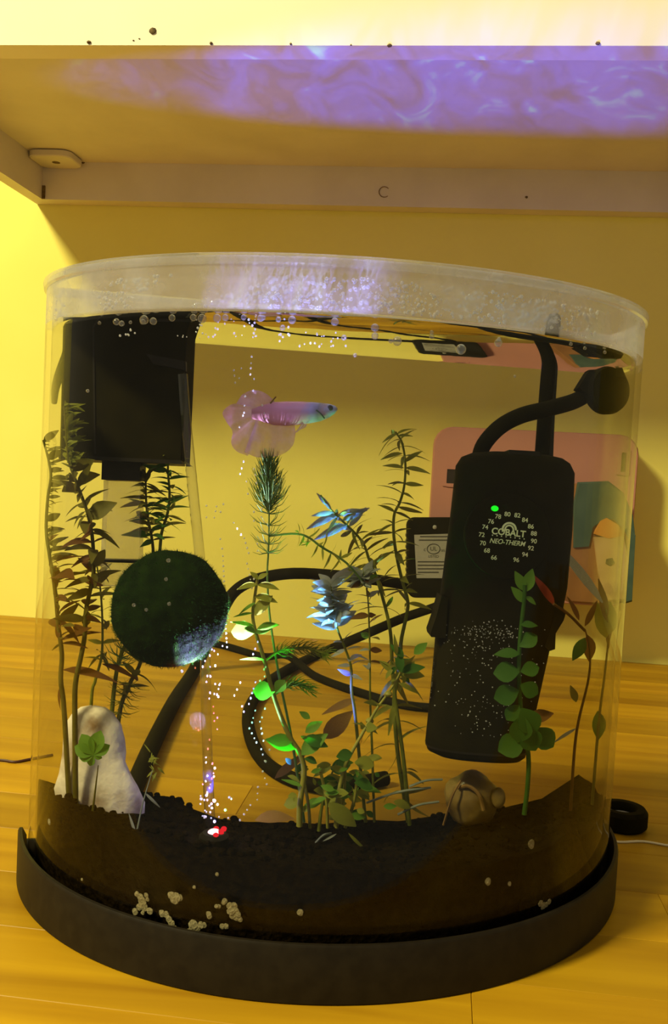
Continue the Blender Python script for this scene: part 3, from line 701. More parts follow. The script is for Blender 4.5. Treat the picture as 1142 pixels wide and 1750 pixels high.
DK = [lm('lance', 'lf_dark'), lm('lance', 'lf_dark', .45), lm('thin', 'lf_dark')]
OL = [lm('lance', 'lf_olive'), lm('lance', 'lf_olive', .45), lm('thin', 'lf_olive')]
TH_ = [lm('thin', 'lf_olive', .3), lm('thin', 'lf_dark', .3)]
BR = [lm('lance', 'lf_brown', .3), lm('lance', 'lf_dark', .2), lm('oval', 'lf_brown', .4)]
# far left stem
p, pw = stem('stem_plant', 'dark stem plant nearest the left edge of the tank', [(120, 1400, -.030), (110, 1216, -.030), (104, 1163, -.030), (106, 1119, -.03), (100, 1071, -.03), (96, 1024, -.03), (90, 979, -.03), (85, 950, -.029), (79, 905, -.028), (82, 849, -.027), (87, 815, -.027), (83, 786, -.026), (74, 752, -.025)], 5.5, 'lf_dark')
whorls(p, pw, .28, .62, 13, 44, DK+BR, 2, .30, .6); whorls(p, pw, .62, .99, 22, 26, DK, 2, .35, .5, wid=1.2)
for a in ((100, 1092, -.032, -50, -10), (104, 1094, -.032, 60, -26), (108, 1145, -.032, 90, 2), (98, 1090, -.03, -42, -8), (106, 1170, -.03, -34, 38), (102, 1060, -.03, 38, 32)): leaf_px(p, *a, BR[0], .4, 1.0)
# second left stem, feathery top in front of the filter
p, pw = stem('stem_plant', 'tall stem plant whose feathery top crosses the filter box corner', [(130, 1400, -.034), (128, 1211, -.034), (130, 1163, -.034), (138, 1125, -.034), (145, 1087, -.034), (147, 1045, -.034), (154, 1010, -.034), (160, 979, -.035), (160, 945, -.035), (156, 904, -.036), (147, 868, -.037), (132, 828, -.038), (119, 791, -.038), (114, 750, -.038), (110, 694, -.038)], 5.8, 'lf_dark')
whorls(p, pw, .30, .62, 10, 40, DK+BR, 2, .25, .6); whorls(p, pw, .64, .84, 9, 38, [lm('oval', 'lf_dark'), DK[0]], 2, .15, .5, wid=.85); whorls(p, pw, .84, 1, 22, 27, OL, 4, .5, .4)
leaf_px(p, 158, 905, -.036, 48, 18, DK[1], .5); leaf_px(p, 148, 872, -.037, 42, -6, DK[0], .5); leaf_px(p, 146, 874, -.037, -28, 18, DK[1], .5); leaf_px(p, 160, 948, -.036, -44, 16, BR[0], .6)
# thin stem with hornwort wisps behind the stone
p, pw = stem('stem_plant', 'thin olive stem rising behind the pale stone', [(150, 1400, -.020), (156, 1203, -.020), (163, 1163, -.020), (174, 1119, -.02), (175, 1058, -.02), (171, 1000, -.02), (166, 968, -.02)], 3.8, 'lf_olive')
whorls(p, pw, .45, 1, 9, 26, OL+DK, 2, .4, .6)
leaf_px(p, 174, 1118, -.02, -30, 22, DK[0], .4); leaf_px(p, 175, 1118, -.02, 14, 28, DK[0], .4); leaf_px(p, 175, 1135, -.02, 60, 14, BR[0], .4)
# two stems behind the moss ball
p, pw = stem('stem_plant', 'shorter stem plant with narrow leaves just above the moss ball', [(190, 1400, -.020), (203, 1229, -.020), (221, 1171, -.02), (242, 1126, -.02), (262, 1020, -.022), (262, 940, -.024), (254, 891, -.026), (250, 857, -.026), (249, 816, -.026)], 5, 'lf_dark')
whorls(p, pw, .66, .97, 13, 33, [lm('thin', 'lf_dark', .3), DK[0], lm('lance', 'lf_deep')], 3, .2, .4, wid=.9); whorls(p, pw, .97, 1, 2, 22, DK, 3, 1.0)
whorls(p, pw, .2, .42, 5, 34, DK+BR, 2, .2, .7); needles(p, pw, .14, .26, 5, 34, 10, -.3, mk='lf_olive')
p, pw = stem('stem_plant', 'taller green stem plant under the right corner of the filter box', [(182, 1400, -.017), (186, 1300, -.017), (195, 1180, -.017), (208, 1116, -.018), (240, 1060, -.019), (268, 1000, -.022), (274, 933, -.024), (277, 908, -.025), (287, 875, -.026), (290, 844, -.026), (287, 799, -.026), (290, 774, -.026)], 5, 'lf_olive')
whorls(p, pw, .66, .98, 15, 32, [lm('thin', 'lf_olive', .3), lm('lance', 'lf_deep'), lm('thin', 'lf_green', .3)], 3, .2, .4, wid=.9); whorls(p, pw, .98, 1, 2, 20, OL, 3, 1.0)
needles(p, pw, .24, .38, 8, 40, 14, .3)
# hornwort, centre
p, pw = stem('hornwort', 'feathery hornwort with a bushy top under the fish', [(520, 1405, -.050), (500, 1270, -.050), (478, 1160, -.05), (462, 1060, -.05), (457, 985, -.05), (459, 940, -.05), (460, 880, -.05), (459, 790, -.05)], 3.0, 'needle', n=60)
needles(p, pw, .70, .86, 5, 38, 10, .35); needles(p, pw, .87, 1, 18, 56, 17, .72, lambda t: 1-.5*t)
br = smooth_path([at(455, 1128, -.052), at(480, 1112, -.053), at(520, 1107, -.054), at(556, 1116, -.055)], 14); MB().tube(br, .0006, 6).build('branch', M['lf_olive'], p); needles(p, br, .25, 1, 13, 24, 10, .7, name='branch_foliage', mk='lf_olive')
br = smooth_path([at(470, 1186, -.055), at(488, 1174, -.056), at(505, 1168, -.057), at(528, 1176, -.058)], 12); MB().tube(br, .0007, 6).build('branch', M['lf_green'], p); needles(p, br, .3, 1, 9, 24, 10, .8, name='branch_foliage', mk='lf_green')
br = smooth_path([at(460, 916, -.05), at(500, 912, -.05), at(525, 917, -.05), at(550, 935, -.05), at(590, 960, -.05), at(625, 1000, -.05)], 16); MB().tube(br, .00045, 6).build('branch', M['needle'], p)
whorls(p, br, .25, .95, 8, 22, [lm('thin', 'lf_olive', .3)], 3, .3, .7)
# round leaved plant, lit green by the bubbler light
p, pw = stem('round_leaf_plant', 'stem plant with rounded leaves glowing bright green beside the bubbles', [(512, 1412, -.060), (513, 1370, -.060), (520, 1320, -.060), (513, 1288, -.060), (497, 1262, -.060), (481, 1226, -.06), (466, 1182, -.06), (455, 1140, -.06), (446, 1108, -.06), (437, 1080, -.06), (432, 1050, -.06), (437, 1010, -.06), (441, 985, -.06)], 6.5, 'st_yel')
G_ = lm('round', 'lf_green', .1); G2 = lm('oval', 'lf_green', .15); GO = lm('oval', 'lf_olive', .2); GT = lm('lance', 'lf_green', .1)
for a, me, ti in (((470, 1182, -.061, -38, -2), G_, .75), ((472, 1184, -.061, 14, -22), G_, .6), ((500, 1268, -.061, -44, -6), G2, .6), ((505, 1280, -.061, -50, -20), G2, .5),
                  ((437, 1080, -.061, -42, -2), G_, .6), ((437, 1082, -.061, 30, -14), G2, .6), ((440, 1076, -.062, 36, -12), G2, .4), ((434, 1070, -.061, -40, -10), GT, .4),
                  ((452, 1128, -.061, -42, -4), GT, .3), ((432, 1048, -.061, -34, 4), GT, .35), ((436, 1052, -.062, 26, -36), GO, .5), ((435, 1020, -.061, 40, 4), GO, .4),
                  ((437, 1030, -.061, -30, 18), GT, .4), ((440, 1000, -.061, -36, 2), GO, .35), ((440, 1000, -.061, 38, 2), GO, .35), ((441, 990, -.061, -12, -14), GO, .5), ((441, 990, -.061, 16, -12), GO, .5),
                  ((515, 1290, -.061, 42, -38), G2, .5), ((522, 1252, -.06, 28, -20), G2, .6), ((518, 1262, -.062, 44, 10), lm('oval', 'lf_deep', .2), .5), ((516, 1344, -.061, -34, -14), GT, .4), ((530, 1228, -.06, -18, -12), G2, .8), ((528, 1264, -.06, -14, -6), G2, .8)):
    leaf_px(p, *a, me, ti, 1.15)
# low bushy clump
p, pw = stem('bushy_plant', 'low bushy clump of small round green leaves on the soil', [(545, 1420, -.058), (550, 1380, -.058), (560, 1340, -.056), (575, 1305, -.055)], 4, 'lf_olive')
for k in range(68):
    x, y = random.gauss(575, 38), random.uniform(1292, 1400)
    a = random.uniform(-.3, math.pi+.3); L = random.uniform(22, 40)
    leaf_px(p, x, y, random.uniform(-.066, -.045), L*math.cos(a), -L*.5*math.sin(a)+6, random.choice((lm('round', 'lf_olive', .2), lm('oval', 'lf_olive', .3), lm('round', 'lf_deep', .2), lm('oval', 'lf_green', .2))), random.uniform(.3, .9))
for x0, x1 in ((530, 515), (575, 590), (590, 612), (560, 548)):
    q = smooth_path([at(x0, 1415, -.058), at((x0+x1)/2+4, 1370, -.058), at(x1, 1318, -.057)], 8); MB().tube(q, .0007, 6).build('stem', M['st_yel'], p)
leaf_px(p, 562, 1372, -.070, 48, 44, GO, .9, 1.0); leaf_px(p, 596, 1424, -.07, 30, 32, lm('thin', 'lf_olive', .3), .9); leaf_px(p, 575, 1425, -.07, -24, 14, lm('thin', 'lf_pale', .3), .8)
# blue-lit tall stem
p, pw = stem('stem_plant', 'leaning stem plant whose top leaves are lit blue and cyan', [(700, 1410, -.042), (690, 1300, -.042), (675, 1190, -.042), (670, 1127, -.042), (668, 1085, -.043), (660, 1043, -.044), (643, 985, -.036), (631, 956, -.036), (622, 930, -.036), (606, 910, -.036), (585, 890, -.036), (563, 868, -.036), (548, 846, -.036)], 4.4, 'lf_olive')
whorls(p, pw, .42, .86, 10, 36, TH_, 3, .15, .5, wid=.8)
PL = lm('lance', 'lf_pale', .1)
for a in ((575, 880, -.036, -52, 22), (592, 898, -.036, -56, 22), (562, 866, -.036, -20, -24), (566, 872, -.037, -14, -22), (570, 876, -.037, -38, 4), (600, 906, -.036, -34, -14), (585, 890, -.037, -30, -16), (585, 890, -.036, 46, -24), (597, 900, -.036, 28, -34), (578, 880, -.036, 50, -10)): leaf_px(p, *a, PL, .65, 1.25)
# tall right-centre stem
p, pw = stem('stem_plant', 'tallest narrow leaved stem plant left of the heater', [(698, 1405, -.034), (691, 1361, -.034), (681, 1295, -.034), (676, 1243, -.034), (674, 1190, -.034), (684, 1125, -.034), (686, 1093, -.034), (695, 1051, -.035), (697, 1027, -.036), (687, 990, -.038), (678, 950, -.04), (673, 912, -.04), (674, 879, -.04), (683, 860, -.04), (691, 831, -.04), (693, 791, -.04), (687, 756, -.04), (676, 738, -.04)], 4.8, 'lf_olive', n=56)
whorls(p, pw, .46, .98, 13, 34, TH_+[OL[0]], 3, .15, .4, wid=.8)
for a in ((693, 800, -.04, 44, 2), (692, 790, -.04, 28, -24), (690, 800, -.041, -34, -10), (688, 775, -.041, -38, 4), (680, 745, -.041, 26, -4), (678, 742, -.041, -26, 10)): leaf_px(p, *a, OL[0], .5, 1.3)
whorls(p, pw, .05, .3, 5, 46, [lm('thin', 'lf_dark', .6), lm('thin', 'lf_olive', .6)], 3, -.1, .8)
# glowing white-blue sprig
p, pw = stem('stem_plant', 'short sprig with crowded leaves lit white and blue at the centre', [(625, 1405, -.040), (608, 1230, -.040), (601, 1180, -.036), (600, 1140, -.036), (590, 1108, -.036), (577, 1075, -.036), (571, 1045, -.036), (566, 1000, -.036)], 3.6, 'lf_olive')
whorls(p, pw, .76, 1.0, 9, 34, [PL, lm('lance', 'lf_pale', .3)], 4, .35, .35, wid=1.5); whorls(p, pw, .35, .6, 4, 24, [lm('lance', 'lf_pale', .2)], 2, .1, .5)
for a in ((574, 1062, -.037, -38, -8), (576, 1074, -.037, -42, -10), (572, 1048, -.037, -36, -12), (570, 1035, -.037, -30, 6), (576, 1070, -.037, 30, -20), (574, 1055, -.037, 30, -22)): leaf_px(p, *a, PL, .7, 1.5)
p, pw = stem('stem_plant', 'thin stem with sparse tiny leaves behind the glowing sprig', [(640, 1405, -.044), (636, 1280, -.044), (633, 1200, -.044), (632, 1100, -.045), (628, 1010, -.046), (620, 985, -.047)], 2.8, 'lf_olive')
whorls(p, pw, .5, .92, 9, 24, [lm('lance', 'lf_pale', .2), lm('lance', 'lf_brown', .2), lm('lance', 'lf_green', .2)], 2, .2, .6, wid=1.3); whorls(p, pw, .9, 1, 6, 26, [PL, lm('lance', 'lf_pale', .3)], 4, .4, .5, wid=1.5)
# yellow slanting stem with a leafy crown
p, pw = stem('stem_plant', 'slanting yellow-green stem with a leafy crown beside the heater', [(574, 1412, -.060), (578, 1360, -.060), (588, 1315, -.059), (600, 1288, -.058), (632, 1232, -.055), (645, 1210, -.054), (664, 1184, -.052), (680, 1158, -.05), (692, 1130, -.05)], 4.6, 'st_yel')
for k in range(20):
    a = random.uniform(0, 2*math.pi); L = random.uniform(26, 46)
    leaf_px(p, 686+random.gauss(0, 9), 1148+random.gauss(0, 12), random.uniform(-.054, -.046), L*math.cos(a), L*.7*math.sin(a)-4, random.choice((lm('oval', 'lf_olive', .3), lm('lance', 'lf_olive', .4), lm('oval', 'lf_deep', .2), lm('lance', 'lf_dark', .3))), random.uniform(.3, .9))
leaf_px(p, 708, 1118, -.05, 22, -20, G2, .7, 1.2)
whorls(p, pw, .40, .58, 2, 26, [lm('oval', 'lf_olive', .3)], 4, .2, .5)
for x, y in ((583, 1335), (632, 1232), (664, 1186)):
    MB().ball(at(x, y, -.0565 if y > 1300 else -.0535), .0017, .0017, .0013, 10, 6).build('node', M['st_yel'], p)
# plant in front of the heater
p, pw = stem('round_leaf_plant', 'upright green plant standing directly in front of the heater', [(896, 1392, -.075), (902, 1340, -.075), (903, 1290, -.075), (893, 1235, -.075), (888, 1180, -.075), (887, 1130, -.075), (890, 1080, -.075), (896, 1025, -.075), (897, 1000, -.075)], 5, 'lf_deep', taper=.8)
D_ = lm('round', 'lf_deep', .1); D2 = lm('oval', 'lf_deep', .2); D3 = lm('oval', 'lf_green', .15)
for a, me, ti in (((896, 1010, -.075, -14, -34), D3, .7), ((897, 1012, -.075, 14, -40), D3, .7), ((896, 1030, -.075, -20, -28), D3, .6), ((898, 1020, -.075, 20, 12), D3, .5), ((888, 1118, -.076, -42, -4), D2, .5), ((890, 1068, -.076, 30, -2), D2, .5), ((888, 1148, -.076, -44, 2), D_, .7), ((890, 1148, -.076, 32, -8), D_, .7),
                  ((887, 1180, -.076, -42, 14), D_, .9), ((889, 1170, -.076, 32, 16), D_, .9), ((888, 1205, -.076, -22, 26), D_, .8), ((891, 1210, -.077, 26, 44), D_, .9), ((893, 1222, -.077, -6, 48), D_, .9), ((895, 1240, -.076, 22, 44), D_, .9), ((898, 1262, -.076, -46, 22), D_, .8), ((912, 1245, -.075, 36, 32), D_, .8), ((903, 1230, -.074, 44, -14), lm('oval', 'lf_brown', .2), .6), ((888, 1105, -.076, 30, -20), D_, .6)):
    leaf_px(p, *a, me, ti, 1.1)
# reddish plants at the right end
p, pw = stem('red_leaf_plant', 'thin reddish plant with a long red leaf right of the heater', [(975, 1385, -.050), (985, 1255, -.050), (1006, 1160, -.050), (1008, 1110, -.05), (1000, 1075, -.05)], 3.4, 'lf_brown')
RD = lm('lance', 'lf_red', .25); RB = lm('oval', 'lf_brown', .3)
q = smooth_path([at(1000, 1078, -.05), at(972, 1050, -.062), at(946, 1032, -.074)], 10); MB().tube(q, .0006, 6).build('stem', M['lf_brown'], p)
for a, me, ti in (((948, 1034, -.074, -34, -54), RD, .8), ((1004, 1085, -.05, 8, 48), RB, .8), ((1000, 1070, -.05, 22, -44), lm('lance', 'lf_brown', .2), .7), ((990, 1060, -.05, -16, -40), lm('lance', 'lf_brown', .2), .6), ((985, 1200, -.05, -8, -28), lm('oval', 'lf_dark', .2), .7), ((985, 1245, -.05, -40, 22), lm('thin', 'lf_pale', .3), .6), ((1000, 1090, -.051, -20, 40), lm('oval', 'lf_deep', .2), .8)):
    leaf_px(p, *a, me, ti, 1.0)
p, pw = stem('red_leaf_plant', 'olive stem with long pale leaves nearest the right edge', [(1012, 1375, -.046), (1024, 1230, -.046), (1034, 1150, -.046), (1040, 1085, -.046), (1036, 1040, -.047)], 3.2, 'lf_dark')
for a, me, ti in (((1030, 1030, -.048, -80, -110), lm('thin', 'lf_pale', .1), .7), ((1036, 1090, -.047, -12, -60), lm('oval', 'lf_olive', .2), .7), ((1040, 1085, -.046, 6, -56), lm('oval', 'lf_olive', .2), .8), ((1038, 1100, -.046, 22, -34), lm('lance', 'lf_brown', .3), .5), ((1022, 1215, -.046, 4, 52), lm('oval', 'lf_deep', .2), .8), ((1036, 1060, -.047, -8, -70), lm('lance', 'lf_brown', .2), .6), ((1040, 1110, -.046, 26, -10), lm('thin', 'lf_brown', .3), .6)):
    leaf_px(p, *a, me, ti, 1.0)
# little sprigs in front
p, pw = stem('leafy_sprig', 'small green sprig in front of the pale stone', [(158, 1392, -.046), (163, 1350, -.047), (168, 1308, -.048)], 2.6, 'lf_dark', n=12)
for dx, dy in ((-34, -14), (-22, -34), (10, -40), (26, -16), (-26, 6), (14, 6), (-8, 20)): leaf_px(p, 160, 1290, -.0485, dx, dy, lm('round', 'lf_green', .2), .85, .9)
p, pw = stem('leafy_sprig', 'tiny starry sprig between the stone and the bubbler light', [(232, 1430, -.066), (245, 1370, -.066), (262, 1312, -.066)], 1.9, 'lf_pale', n=12)
for k in range(16):
    a = random.uniform(0, 2*math.pi); L = random.uniform(12, 26); leaf_px(p, 262+random.gauss(0, 4), 1308+random.gauss(0, 9), random.uniform(-.068, -.064), L*math.cos(a), L*math.sin(a)*.8, random.choice(OL), .6)
leaf_px(p, 248, 1355, -.066, 26, 26, lm('thin', 'lf_pale', .3), .7); leaf_px(p, 232, 1425, -.066, -12, -34, lm('thin', 'lf_pale', .1), .7)

# loose leaves and twigs on the soil
def dead(label, px, py, d, dx, dy, shape, mk='deadleaf', tilt=.6, wid=1.0, name='dead_leaf'):
    P = at(px, py, d); me = lm(shape, mk, .2); s = (P-EYE).dot(FWD)/F_PX; X = (RGT*dx-UPV*dy)*s; N = UPV*(1-tilt)-FWD*tilt; Xn = X.normalized(); N = (N-Xn*N.dot(Xn)).normalized(); Y = N.cross(Xn).normalized()
    o = bpy.data.objects.new(name, me); COL.objects.link(o); o.matrix_world = face_matrix(P, Xn, Y, Xn.cross(Y)) @ Matrix.Diagonal((X.length, X.length*wid, X.length, 1)); return tag(o, label, 'leaf')
dead('upright brown dead leaf behind the round leaved plant', 552, 1262, -.022, 50, -46, 'oval', tilt=.8)
dead('pale brown dead leaf lying across the stems above the clump', 610, 1195, -.020, -62, 22, 'lance', tilt=.6)
dead('flat brown dead leaf lying on the soil left of the clump', 436, 1402, -.056, 66, -12, 'oval', tilt=.3)
dead('long brown blade lying on the soil beside the bubbler light', 470, 1330, -.03, 54, -46, 'lance', tilt=.7)
for k, (px, py, dx, dy, nm) in enumerate(((626, 1372, 110, -26, 'longest pale rootlet lying on the soil before the tall stem'), (680, 1392, 70, -22, 'pale rootlet crossing the foot of the tall stem'), (758, 1410, 30, -76, 'upright pale twig left of the amber shell'), (700, 1344, 56, -12, 'faint pale rootlet below the heater'), (540, 1440, 26, -16, 'tiny pale root tip in front of the clump'))):
    q = smooth_path([at(px, py, -.05), at(px+dx*.5, py+dy*.6-3, -.052), at(px+dx, py+dy, -.05)], 8)
    tag(MB().tube(q, .0005, 5).build('rootlet', M['lf_pale'] if k != 2 else M['deadleaf'], loc=q[0]), nm, 'root', 'rootlets on the soil')

# ================================================================== BUBBLES
bub = MB().ball((0, 0, 0), 1, 1, 1, 10, 7).mesh('bubble', M['bubble'], smooth=80)
bub2 = MB().ball((0, 0, 0), 1, 1, 1, 12, 8).mesh('surface_bubble', M['drop'], smooth=80)
def bubble(P, r, label, group, sz=1.0):
    o = bpy.data.objects.new('bubble', bub if group in ('rising bubbles', 'froth bubbles') else bub2); COL.objects.link(o); o.location = P; o.scale = (r, r, r*sz); return tag(o, label, 'bubble', group)
RISE = 'tiny bubble rising in the stream above the bubbler light'
def streak(x0, y0, x1, y1, d, rpx=1.6, step=6.6):
    L = math.hypot(x1-x0, y1-y0); n = max(2, int(L/step))
    for k in range(n):
        t = (k+.3*random.random())/max(1, n-1); P = at(x0+(x1-x0)*t, y0+(y1-y0)*t, d); s = (P-EYE).dot(FWD)/F_PX
        bubble(P, rpx*s*random.uniform(.75, 1.15), RISE, 'rising bubbles', 1.15)
for a in ((402, 655, 400, 635), (408, 650, 412, 632), (428, 640, 430, 612), (433, 668, 434, 652), (417, 706, 419, 680), (409, 730, 414, 714), (448, 692, 454, 714), (410, 812, 416, 790), (424, 846, 422, 828), (353, 885, 353, 868), (366, 886, 370, 866), (376, 878, 381, 864),
          (397, 890, 411, 912), (417, 918, 425, 945), (376, 918, 379, 934), (381, 950, 383, 992), (422, 962, 428, 990), (434, 800, 438, 822), (449, 856, 447, 880), (434, 872, 434, 886), (440, 926, 440, 940), (384, 1008, 378, 1040), (430, 1008, 434, 990), (362, 1110, 380, 1104), (366, 1112, 352, 1128),
          (386, 1065, 388, 1105), (432, 1120, 440, 1098), (444, 1165, 450, 1148), (452, 1158, 454, 1140), (430, 1238, 436, 1216), (444, 1232, 450, 1264), (446, 1278, 452, 1298), (454, 1302, 460, 1284), (449, 1318, 456, 1340), (441, 1344, 440, 1366), (410, 1402, 428, 1376), (447, 1228, 452, 1214), (426, 1244, 438, 1268), (413, 1205, 416, 1214), (400, 1190, 410, 1168), (425, 1205, 436, 1168)):
    streak(*a, -.062)
random.seed(11)
for k in range(27):
    y = random.uniform(1120, 1400); u = (1410-y)/290; x = 350 + 16*u + random.gauss(0, 5+11*u); L = random.uniform(8, 22)
    streak(x, y, x+random.gauss(1, 3), y-L, random.uniform(-.062, -.05), 1.5, 7)
for k in range(14):
    P = Lp + Vector((random.gauss(0, .0028), random.gauss(0, .0028), random.uniform(.003, .017)))
    bubble(P, random.uniform(.0003, .0006), RISE, 'rising bubbles')
random.seed(5)
SURF = 'round air bubble floating just under the water line at the front'
for px, py, r in ((247, 531, 8), (331, 527, 6), (346, 532, 8), (372, 527, 7), (386, 528, 6), (446, 531, 6), (450, 543, 4.5), (417, 530, 5), (500, 531, 7), (573, 536, 7), (476, 546, 5), (483, 560, 5), (294, 543, 6), (262, 549, 6.5), (244, 550, 5), (199, 550, 6), (208, 553, 5), (170, 552, 3), (223, 551, 3), (641, 560, 7), (641, 574, 6), (679, 583, 8), (668, 583, 4), (738, 575, 4.5), (738, 568, 3.5), (788, 597, 9), (852, 586, 7), (853, 580, 4), (588, 577, 5), (607, 607, 3.5), (976, 588, 3), (1000, 595, 3), (1034, 602, 3), (880, 643, 2.5)):
    P, nn = on_glass(px, py, E_IN-.0022); s = (P-EYE).dot(FWD)/F_PX
    if P.z + r*s > WATER_Z-.0002: P.z = WATER_Z - r*s - .0002
    bubble(P, r*s, SURF, 'bubbles under the water line')
for px0, px1, py0, py1, nb in ((335, 440, 545, 578, 30), (508, 592, 566, 592, 20), (470, 498, 545, 585, 9), (200, 232, 562, 576, 7), (300, 328, 572, 578, 4)):
    for k in range(nb):
        P, nn = on_glass(random.uniform(px0, px1), random.uniform(py0, py1), E_IN-.0018); s = (P-EYE).dot(FWD)/F_PX
        r = random.uniform(1.0, 2.2)*s; P.z = min(P.z, WATER_Z-r-.0002)
        bubble(P, r, 'small bright bubble in the froth clusters under the water line', 'froth bubbles')
for px, py, r in ((288, 958, 3.8), (284, 990, 3.4), (229, 1034, 3.4), (250, 1042, 3.2), (289, 1032, 3.6), (311, 1147, 2.6), (150, 668, 3), (640, 1058, 2)):
    P = at(px, py, -.0765 if 955 < py < 1100 and px < 400 else -.07); s = (P-EYE).dot(FWD)/F_PX
    bubble(P, r*s, 'lone silvery bubble clinging on or near the moss ball' if px < 400 and py > 900 else 'lone silvery bubble drifting in open water', 'lone bubbles')

# chalky deposits on the front glass near the base
def deposit(label, pts):
    b = MB()
    for px, py, r in pts:
        P, nn = on_glass(px, py, E_OUT); s = (P-EYE).dot(FWD)/F_PX; sd = Vector((0, 0, 1)).cross(nn).normalized()
        b.loft([[P + nn*w_ + (sd*math.cos(a)+Vector((0, 0, 1))*math.sin(a))*(r*1.25*s*k_*(1+.25*noise.noise(Vector((px, py, a))))) for a in [2*math.pi*i/10 for i in range(10)]] for k_, w_ in ((1.0, -.0001), (1.0, .00008), (.8, .00015))])
    tag(b.build('deposit', M['deposit'], smooth=50), label, 'deposit', 'chalky deposits on the glass')
deposit('star shaped chalky deposit, leftmost on the glass', [(234, 1528, 4), (240, 1533, 5), (243, 1541, 7), (250, 1530, 3.5), (252, 1537, 3), (238, 1550, 5), (231, 1558, 5), (246, 1550, 6), (256, 1557, 5), (244, 1560, 3)])
deposit('compact oval chalky deposit above the others', [(294, 1531, 6), (301, 1534, 7), (307, 1534, 5), (298, 1538, 6), (291, 1529, 4)])
deposit('slanting chalky streak reaching down to the base', [(277, 1561, 5), (284, 1563, 5), (289, 1571, 5), (293, 1578, 5), (298, 1587, 5), (301, 1589, 4)])
deposit('chalky deposit touching the base rim', [(330, 1580, 7), (336, 1584, 6), (343, 1581, 5), (349, 1581, 4), (328, 1589, 5), (322, 1592, 4)])
deposit('largest chalky cluster on the right with two small crumbs', [(393, 1548, 5), (400, 1548, 5), (395, 1557, 6), (403, 1557, 5), (398, 1565, 5), (407, 1563, 4), (410, 1571, 4), (404, 1569, 4), (384, 1540, 4), (382, 1543, 3)])
deposit('small round chalky spot beside the slanting streak', [(357, 1562, 4), (358, 1566, 4)])
deposit('small chalky dash below the largest cluster', [(380, 1583, 4), (386, 1583, 4)])
deposit('tiny chalky fleck left of the largest cluster', [(370, 1549, 3), (374, 1549, 3)])
for px, py, r, lb in ((513, 1559, 4.5, 'lone chalky dot under the middle of the soil'), (908, 1442, 6, 'pale chip high on the right side of the glass'), (834, 1506, 5, 'narrow pale chip right of the centre glass'), (871, 1510, 3, 'tiny pale chip beside the narrow one'), (371, 1494, 2.6, 'tiny dot highest above the chalky patches'), (332, 1516, 2.4, 'tiny dot above the oval deposit'), (140, 1503, 2.0, 'faint dot at the far left of the glass'), (84, 1404, 4, 'pale chip at the far left soil line')): deposit(lb, [(px, py, r), (px+r*.2, py+r*.6, r*.7)])
deposit('heart shaped pale chip at the lower right', [(924, 1544, 4.5), (929, 1548, 5), (934, 1546, 4), (939, 1541, 4), (927, 1551, 3)])

# ================================================================== THINGS BEHIND THE TANK
# salmon plastic panel on the wall
yP = .893; a0_ = aw(742, 735, yP); a1_ = aw(1096, 735, yP); z1 = aw(900, 735, yP).z; z0 = aw(900, 1028, yP).z
sp_ = thing('wall_caddy', ((a0_.x+a1_.x)/2, WALL_Y, z0), 'salmon pink plastic wall caddy with rounded corners behind the heater', 'caddy')
ol = rrect(a0_.x, a1_.x, z0, z1, .018)
MB().loft([[Vector((x, WALL_Y-.0002, z)) for x, z in ol], [Vector((x, yP+.003, z)) for x, z in ol], [Vector((x*.985+.015*(a0_.x+a1_.x)/2, yP, z*.985+.015*(z0+z1)/2)) for x, z in ol]]).build('panel', M['salmon'], sp_)
for px, py, w_, h_ in ((771, 814, 7, 12), (1066, 790, 4, 16)):
    c_ = aw(px, py, yP); s = yP/F_PX
    fr_ = MB()
    for dx, dz, hw, hh in ((-w_-3, 0, 3, h_+5), (w_+3, 0, 3, h_+5), (0, h_+3, w_, 3), (0, -h_-3, w_, 3)): fr_.box((c_.x+(dx-hw)*s, yP-.0012, c_.z+(dz-hh)*s), (c_.x+(dx+hw)*s, yP+.001, c_.z+(dz+hh)*s))
    fo = fr_.build('slot_frame', M['salmon'], sp_)
    MB().box((c_.x-w_*s, yP-.0004, c_.z-h_*s), (c_.x+w_*s, yP+.001, c_.z+h_*s)).build('slot', M['slot'], fo)
# colourful pouch hanging at its right
yQ = .868; Qf = Fr(1035, 925, P=aw(1035, 925, yQ))
pc = thing('pouch', Qf.P, 'teal orange and cream pouch hanging at the right of the salmon caddy', 'pouch')
def blob2(pts, w0, w1, name, m, par): return MB().loft([[Qf.q(x, y, w1) for x, y in pts], [Qf.q(x, y, w0+.002) for x, y in pts], [Qf.q(x*.97+1035*.03, y*.97+925*.03, w0) for x, y in pts]]).build(name, M[m], par)
blob2([(988, 826), (1040, 824), (1064, 842), (1080, 880), (1084, 930), (1078, 1000), (1072, 1030), (1030, 1034), (975, 1030), (962, 1000), (968, 930), (975, 860)], 0, .022, 'bag', 'brownpr', pc)
blob2([(988, 824), (1040, 822), (1066, 842), (1082, 880), (1086, 916), (1074, 920), (1066, 904), (1048, 886), (1030, 888), (1012, 900), (1005, 934), (980, 936), (980, 860)], -.002, .002, 'teal_print', 'teal', pc)
blob2([(1014, 912), (1024, 890), (1036, 884), (1056, 896), (1066, 915), (1040, 920)], -.0025, .002, 'orange_print', 'orange', pc)
blob2([(1014, 918), (1066, 916), (1074, 960), (1070, 1026), (1036, 1028), (1022, 980)], -.0022, .002, 'cream_print', 'cream', pc)
blob2([(1078, 905), (1086, 915), (1080, 1028), (1066, 1032), (1072, 960)], -.003, .002, 'dark_edge', 'teal', pc)
blob2([(1035, 956), (1045, 954), (1050, 962), (1042, 968), (1034, 964)], -.0032, .002, 'dark_spot', 'slot', pc)

